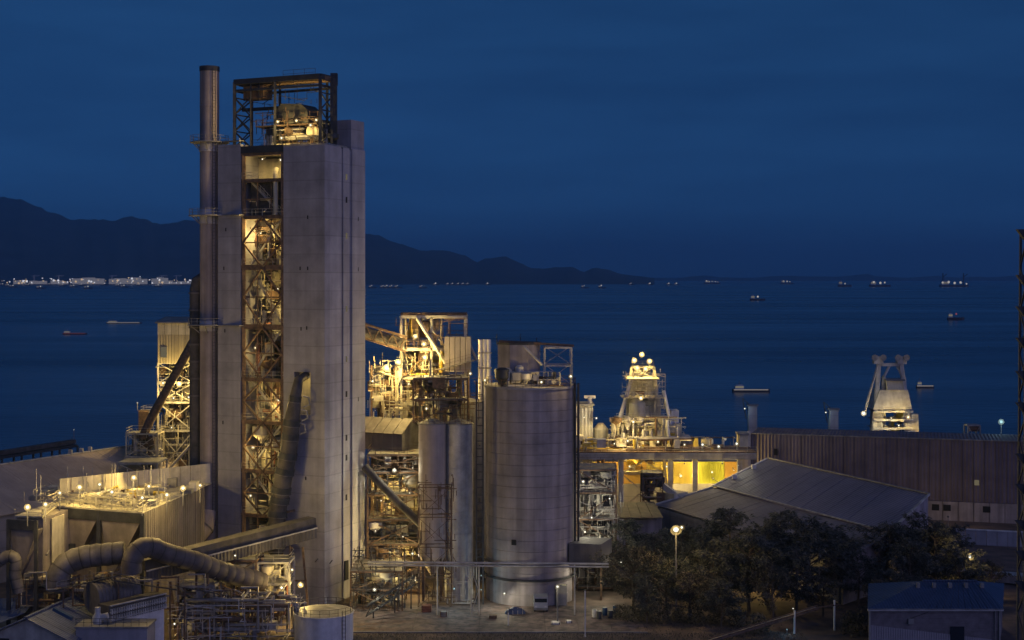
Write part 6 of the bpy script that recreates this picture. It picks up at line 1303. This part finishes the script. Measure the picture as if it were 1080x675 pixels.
spots = [  # photo column of the trunk, distance, row of the top, kind
    (668, 232, 572, 2, 'bushy tree at the left end of the row beside the loading frame'), (690, 244, 560, 1, 'tree behind the brilliant mast lamp'), (704, 228, 588, 1, 'tree just below the brilliant mast lamp'),
    (742, 240, 556, 0, 'slim dark tree right of the brilliant mast lamp'), (770, 247, 533, 3, 'tallest spiky tree against the grey shed roof'), (728, 225, 600, 2, 'low bushy tree in the front left of the row'), (790, 232, 560, 1, 'lit wide tree in the middle of the row'),
    (822, 246, 536, 0, 'tall tree with a lit crown before the grey shed'), (815, 226, 590, 2, 'bushy front tree over the sloping pipe bridge'), (850, 238, 540, 1, 'wide dark tree below the grey shed eave'), (884, 246, 560, 3, 'dark tree behind the white posts'),
    (868, 228, 605, 2, 'low bushy tree behind the left white post'), (905, 236, 575, 0, 'dark tree left of the hipped shed'), (938, 245, 548, 1, 'wide tree hiding the corner of the grey shed'), (960, 234, 565, 0, 'tall tree rising behind the hipped shed'), (988, 242, 548, 3, 'feathery tree right of the grey shed corner'),
    (1010, 236, 575, 1, 'wide tree left of the star-bright street lamp'), (1046, 246, 590, 2, 'small bushy tree between the street lamp and the mast'), (925, 224, 610, 2, 'low brownish tree at the left corner of the hipped shed'), (760, 222, 612, 1, 'low front tree near the end of the sloping pipe bridge'), (660, 246, 545, 3, 'slim tree against the left verge of the low shed'),
    (718, 248, 552, 1, 'dark tree behind the tall mast post'), (752, 231, 578, 1, 'dark tree between the mast lamp and the lit wide tree'), (840, 230, 575, 3, 'upright tree behind the left white post'), (808, 238, 548, 3, 'feathery tree in the middle of the row'), (972, 247, 540, 0, 'tall tree right against the grey shed gable'), (1000, 248, 552, 1, 'tree behind the feathery one near the street lamp'), (948, 228, 600, 1, 'dark tree just above the hipped roof'), (1030, 240, 600, 1, 'tree under the star-bright street lamp'), (682, 224, 612, 3, 'small feathery tree at the yard edge')]
rn = random.Random(9)
for px, Y, pyt, k, lab in spots:
    x, y = XY(px, Y); h_ = Zat(pyt, Y); s = h_ / hk[k]
    t = bpy.data.objects.new('casuarina_tree' if k != 2 else 'leafy_tree', None); COL.objects.link(t); t.location = (x, y, 0); t.rotation_euler = (0, 0, rn.uniform(0, 6.28)); sw = s * rn.uniform(.95, 1.25); t.scale = (sw, sw, s)
    t['label'] = lab; t['category'] = 'tree'; t['group'] = 'trees in front of the grey shed'
    for nm_, me in zip(('trunk', 'crown'), kinds_[k]): o = bpy.data.objects.new(nm_, me); COL.objects.link(o); o.parent = t
sh_me = []
for sd_ in (1, 2):
    rn2 = random.Random(sd_ + 40); mb = MB()
    for _ in range(420):
        a, r_, z = rn2.uniform(0, 6.28), rn2.random() ** .5, rn2.random(); c = Vector((math.cos(a) * r_ * 1.2 * (1 - z * .4), math.sin(a) * r_ * 1.2 * (1 - z * .4), z * 1.6))
        d = Vector((rn2.gauss(0, 1), rn2.gauss(0, 1), rn2.gauss(.4, 1))).normalized(); s = d.cross(Vector((rn2.gauss(0, 1), rn2.gauss(0, 1), 1))).normalized() * .07; L_ = rn2.uniform(.18, .4)
        mb.add([c - s * .3, c + d * L_ * .5 - s, c + d * L_, c + d * L_ * .5 + s], [(0, 1, 2, 3)])
    me = bpy.data.meshes.new('shrub'); me.from_pydata(mb.v, [], mb.f); me.materials.append(m_leaf2); sh_me.append(me)
for i, (px, pyb, s) in enumerate(((655, 652, 1.3), (668, 655, 1.5), (682, 654, 1.1), (698, 657, 1.6), (716, 655, 1.2), (735, 658, 1.7), (756, 656, 1.4), (778, 660, 1.6), (800, 668, 1.8), (900, 668, 2.0))):
    Y = CH * F / (pyb - HZ); o = bpy.data.objects.new('shrub', sh_me[i % 2]); COL.objects.link(o); o.location = (*XY(px, Y), 0); o.scale = (s, s, s); o.rotation_euler.z = i * 1.3
    o['label'] = ORD[i] + ' low shrub from the left along the foot of the trees'; o['category'] = 'shrub'; o['group'] = 'shrubs along the trees'
rn = random.Random(21); mb = MB()
for _ in range(9000):
    x, y = rn.uniform(-24, 45), rn.uniform(205, 217.6) if rn.random() < .7 else rn.uniform(211, 226)
    if y > 217.6 and x < 19.5: continue
    d = Vector((rn.gauss(0, .25), rn.gauss(0, .25), 1)); h_ = rn.uniform(.12, .4); mb.add([(x - .04, y, 0), (x + .04, y, 0), (x + d.x * h_, y + d.y * h_, h_)], [(0, 1, 2)])
solo('grass', mb, m_leaf2, 'rough dark grass verge along the bottom of the yard', 'grass', kind='stuff')
# ================================================================== ships, boats and the far port
m_hull = material('ship_hull', (0.05, 0.05, 0.06), .6, var=.2, scale=.05); m_sup = material('ship_white', (0.5, 0.5, 0.48), .6, var=.1, scale=.05)
g_ship = glow('deck_light', (1.0, 0.93, 0.85), .5); g_cabin = glow('cabin_light', (1.0, 0.9, 0.7), .16)
def ship(px, py, L_, hgt, label, lights, Y=None, name='anchored_ship', cat='ship', group=None, glowm=None, deck=1.0, face=1, hullm=None):
    Y = Y or (CH + 3) * F / (py - HZ); x = XY(px, Y)[0]; t = Thing(name, label, cat, (x, Y, -3), group); u = L_ / 2; B = L_ * .075
    out_ = [(-u, 0), (-u * .95, -B), (u * .7, -B), (u * face if face > 0 else u, 0), (u * .7, B), (-u * .95, B)]
    t.part('hull', MB().prism([(x + a * face, Y + b) for a, b in out_][::face], -3.5, [-3 + hgt] * 6), hullm or m_hull)
    sx = x - face * u * .62; w_ = L_ * .12
    t.part('superstructure', MB().box((sx - w_, Y - B * .8, -3 + hgt), (sx + w_, Y + B * .8, -3 + hgt * 2.3)), m_sup)
    t.part('bridge', MB().box((sx - w_ * .7, Y - B * .9, -3 + hgt * 2.3), (sx + w_ * .7, Y + B * .5, -3 + hgt * 2.7)), m_sup)
    t.part('window_band', MB().box((sx - w_ * .9, Y - B * .83, -3 + hgt * 1.5), (sx + w_ * .9, Y - B * .79, -3 + hgt * 2.2)), g_cabin)
    t.rod('mast', (sx, Y, -3 + hgt * 2.7), (sx, Y, -3 + hgt * 4.0), L_ * .006 + .1, M['grey_steel'])
    for k, (f, hz_, s) in enumerate(lights):
        s = s * .62 if s > 5 else s
        q = Vector((x + f * u * face, Y - B - .3 * s, -3 + hgt * hz_)); t.part('deck_lamp', MB().lathe(q - Vector((0, 0, s)), [(s * .5, 0), (s, s * .6), (s, s * 1.3), (s * .4, s * 2)], 10), glowm or g_ship, smooth=True)
    return t
Yf = 11500
for (px, py, L_, lab, lt) in ((751, 292, 150, 'wide brightly lit ship on the horizon left of centre sea', [(-.7, 2, 9), (-.35, 1.6, 7), (0, 1.8, 8), (.4, 1.6, 8), (.7, 1.4, 6)]), (830, 293.5, 120, 'small lit ship on the horizon between two islands', [(-.5, 2, 9), (0, 1.8, 11), (.4, 1.6, 7)]),
        (928, 297, 140, 'lit ship under the pointed island on the horizon', [(-.6, 2.2, 10), (0, 1.8, 12), (.4, 2, 8)]), (1006, 300, 190, 'largest lit ship with two crane masts near the right horizon', [(-.8, 2, 10), (-.4, 2.2, 12), (0, 1.8, 12), (.4, 2, 12), (.8, 1.4, 8)]),
        (891, 302, 90, 'faintly lit ship just below the horizon right of centre', [(0, 1.5, 4)])):
    Y = 9000 if py > 295 else 13000; t = ship(px, py, L_, 14, lab, lt, Y=Y, group='ships on the horizon')
    if px == 1006:
        for dx in (-70, 62): t.bar('crane_mast', (t.b.x + dx, Y, 10), (t.b.x + dx, Y, 85), 6, M['dark_steel']); t.bar('crane_jib', (t.b.x + dx, Y, 60), (t.b.x + dx + 26, Y, 80), 4, M['dark_steel'])
dots = [(460, 294.5, 2.2), (473, 292.5, .8), (478, 293, .8), (484, 293, .8), (489, 293, .8), (494, 293, .7), (515, 293, 1.2), (393, 299.5, .8), (409, 299, 1.0), (414, 299.2, .9), (420, 300.5, .8), (405, 301, .7), (446, 301, .6), (635, 296.5, 1.8), (617, 300, .7), (666, 291.5, .8), (686, 288.2, 1.2), (706, 292.3, 1.1), (714, 292, 1.1)]
fb = ['%s lit fishing boat from the left in the line under the mountains' % o for o in ORD] + ['fishing boat with a strong lamp under the last mountain', 'faint fishing boat left of the strong lamp under the last mountain', 'fishing boat right of the last mountain', 'fishing boat farther right of the last mountain', 'last fishing boat before the wide lit ship']
order = sorted(range(len(dots)), key=lambda i: dots[i][0]); 
for r_, i in enumerate(order):
    px, py, s = dots[i]; Y = 7800 if py > 296 else 11000
    ship(px, py, 46, 6, fb[r_], [(-.2, 2.6, s * Y / F * .55)], Y=Y + r_, name='fishing_boat', cat='boat', group='fishing boats under the mountains')
ship(799, 317, 40, 5, 'small boat with a pale lamp in the open water right of centre', [(0, 2, 2.2)], name='fishing_boat', cat='boat'); ship(1008, 337.5, 24, 3.5, 'small boat with a red lamp on the water near the right edge', [(0, 2.4, 1.3)], glowm=M['lens_red'], name='fishing_boat', cat='boat')
# ferries at rest, put in for the light trails of passing boats
def ferry(px0, px1, py, label, gm, n_, face=1):
    Y = (CH + 3) * F / (py - HZ); L_ = (px1 - px0) / F * Y; h_ = max(1.3, L_ * .016)
    t = ship((px0 + px1) / 2, py, L_, h_, label, [], Y=Y, name='ferry', cat='ferry', group='ferries crossing the bay', face=face); x = t.b.x
    for k in range(n_):
        q = x - L_ * .46 + L_ * .9 * (k + .5) / n_; t.part('window', MB().box((q - L_ * .46 / n_, Y - L_ * .077 - .25, -3 + h_ * .62), (q + L_ * .46 / n_, Y - L_ * .077 - .05, -3 + h_ * .62 + max(.5, Y / F * .6))), gm)
g_w, g_r, g_p = glow('ferry_window', (.95, .85, .85), .2), glow('ferry_window_red', (1, .3, .4), .09), glow('ferry_window_pale', (.8, .85, 1), .12)
for a in ((112, 150, 341, 'lit ferry crossing left of the tan transfer tower', g_w, 9, 1), (66, 92, 352.5, 'dim red lit ferry below the lit ferry at left', g_r, 7, 1), (772, 812, 413, 'lit ferry in the water left of the ship loader', g_w, 9, 1), (966, 985, 409, 'short lit ferry just right of the ship loader', g_w, 6, 1)): ferry(*a)
# the far port
pt_ = Thing('port_terminal', 'long brightly lit port terminal across the bay at left', 'port', (*XY(100, 12000), 1.5))
rn = random.Random(5); g_port = [glow('port_light', (0.92, 0.92, 1.0), 1.0), glow('port_light_amber', (1.0, 0.7, 0.4), .8), glow('port_light_blue', (.7, .85, 1.0), .9)]; g_wall = glow('facade_glow', (.9, .85, .95), .2)
for k in range(34):
    px = 14 + k * 5.6; 
    if rn.random() < .1: continue
    x0_, x1_ = XY(px, 12000)[0], XY(px + rn.uniform(3.5, 5.4), 12000)[0]; pt_.part('glowing_shed', MB().box((x0_, 12000, 1.5), (x1_, 12080, 1.5 + rn.uniform(18, 34) + (26 if 75 < px < 175 else 0))), g_wall)  # whole sheds glow: floodlight on their walls put into the material
for k in range(95):
    px = rn.uniform(-4, 204); z = abs(rn.gauss(0, 26)) + 8; s = rn.uniform(3, 6.5) if rn.random() < .8 else 9; q = Vector((XY(px, 11980)[0], 11980, z)); pt_.part('flood_lamp', MB().lathe(q - Vector((0, 0, s)), [(s * .4, 0), (s, s * .7), (s, s * 1.3), (s * .4, s * 2)], 8), g_port[k % 7 // 3 if k % 7 < 6 else 0], smooth=True)
for px in (36, 62, 118, 171, 186): pt_.bar('gantry_leg', (*XY(px, 12010), 1.5), (*XY(px, 12010), 78), 9, M['pale_steel']); pt_.bar('gantry_boom', (XY(px, 12010)[0] - 25, 12010, 70), (XY(px, 12010)[0] + 45, 12010, 74), 7, M['pale_steel'])
for i in range(16):
    px = (3, 9, 14, 30, 43, 52, 66, 78, 86, 93, 110, 125, 131, 147, 167, 191)[i]; py = 301 + (i * 7 % 5) * .55 + (2 if i in (4, 9) else 0)
    ship(px, py, 50, 6, '%s lit boat moored off the far port' % ('first second third fourth fifth sixth seventh eighth ninth tenth eleventh twelfth thirteenth fourteenth fifteenth sixteenth'.split()[i]) + ' counting from the left', [(0, 2.2, 3.2)], name='moored_boat', cat='boat', group='boats off the far port')

# ================================================================== evening air over the bay
m_hz = bpy.data.materials.new('evening_air'); m_hz.use_nodes = True; n = m_hz.node_tree.nodes
n.remove(n['Principled BSDF']); pv = n.new('ShaderNodeVolumePrincipled'); pv.inputs['Color'].default_value = (0.5, 0.78, 1.0, 1); pv.inputs['Anisotropy'].default_value = 0.6; pv.inputs['Density'].default_value = 4.6e-5
m_hz.node_tree.links.new(pv.outputs[0], n['Material Output'].inputs['Volume'])
hz_o = solo('haze', MB().box((-46000, -2000, -70), (46000, 46000, 1020)), m_hz, 'thin blue evening haze over the bay', None, kind='stuff')
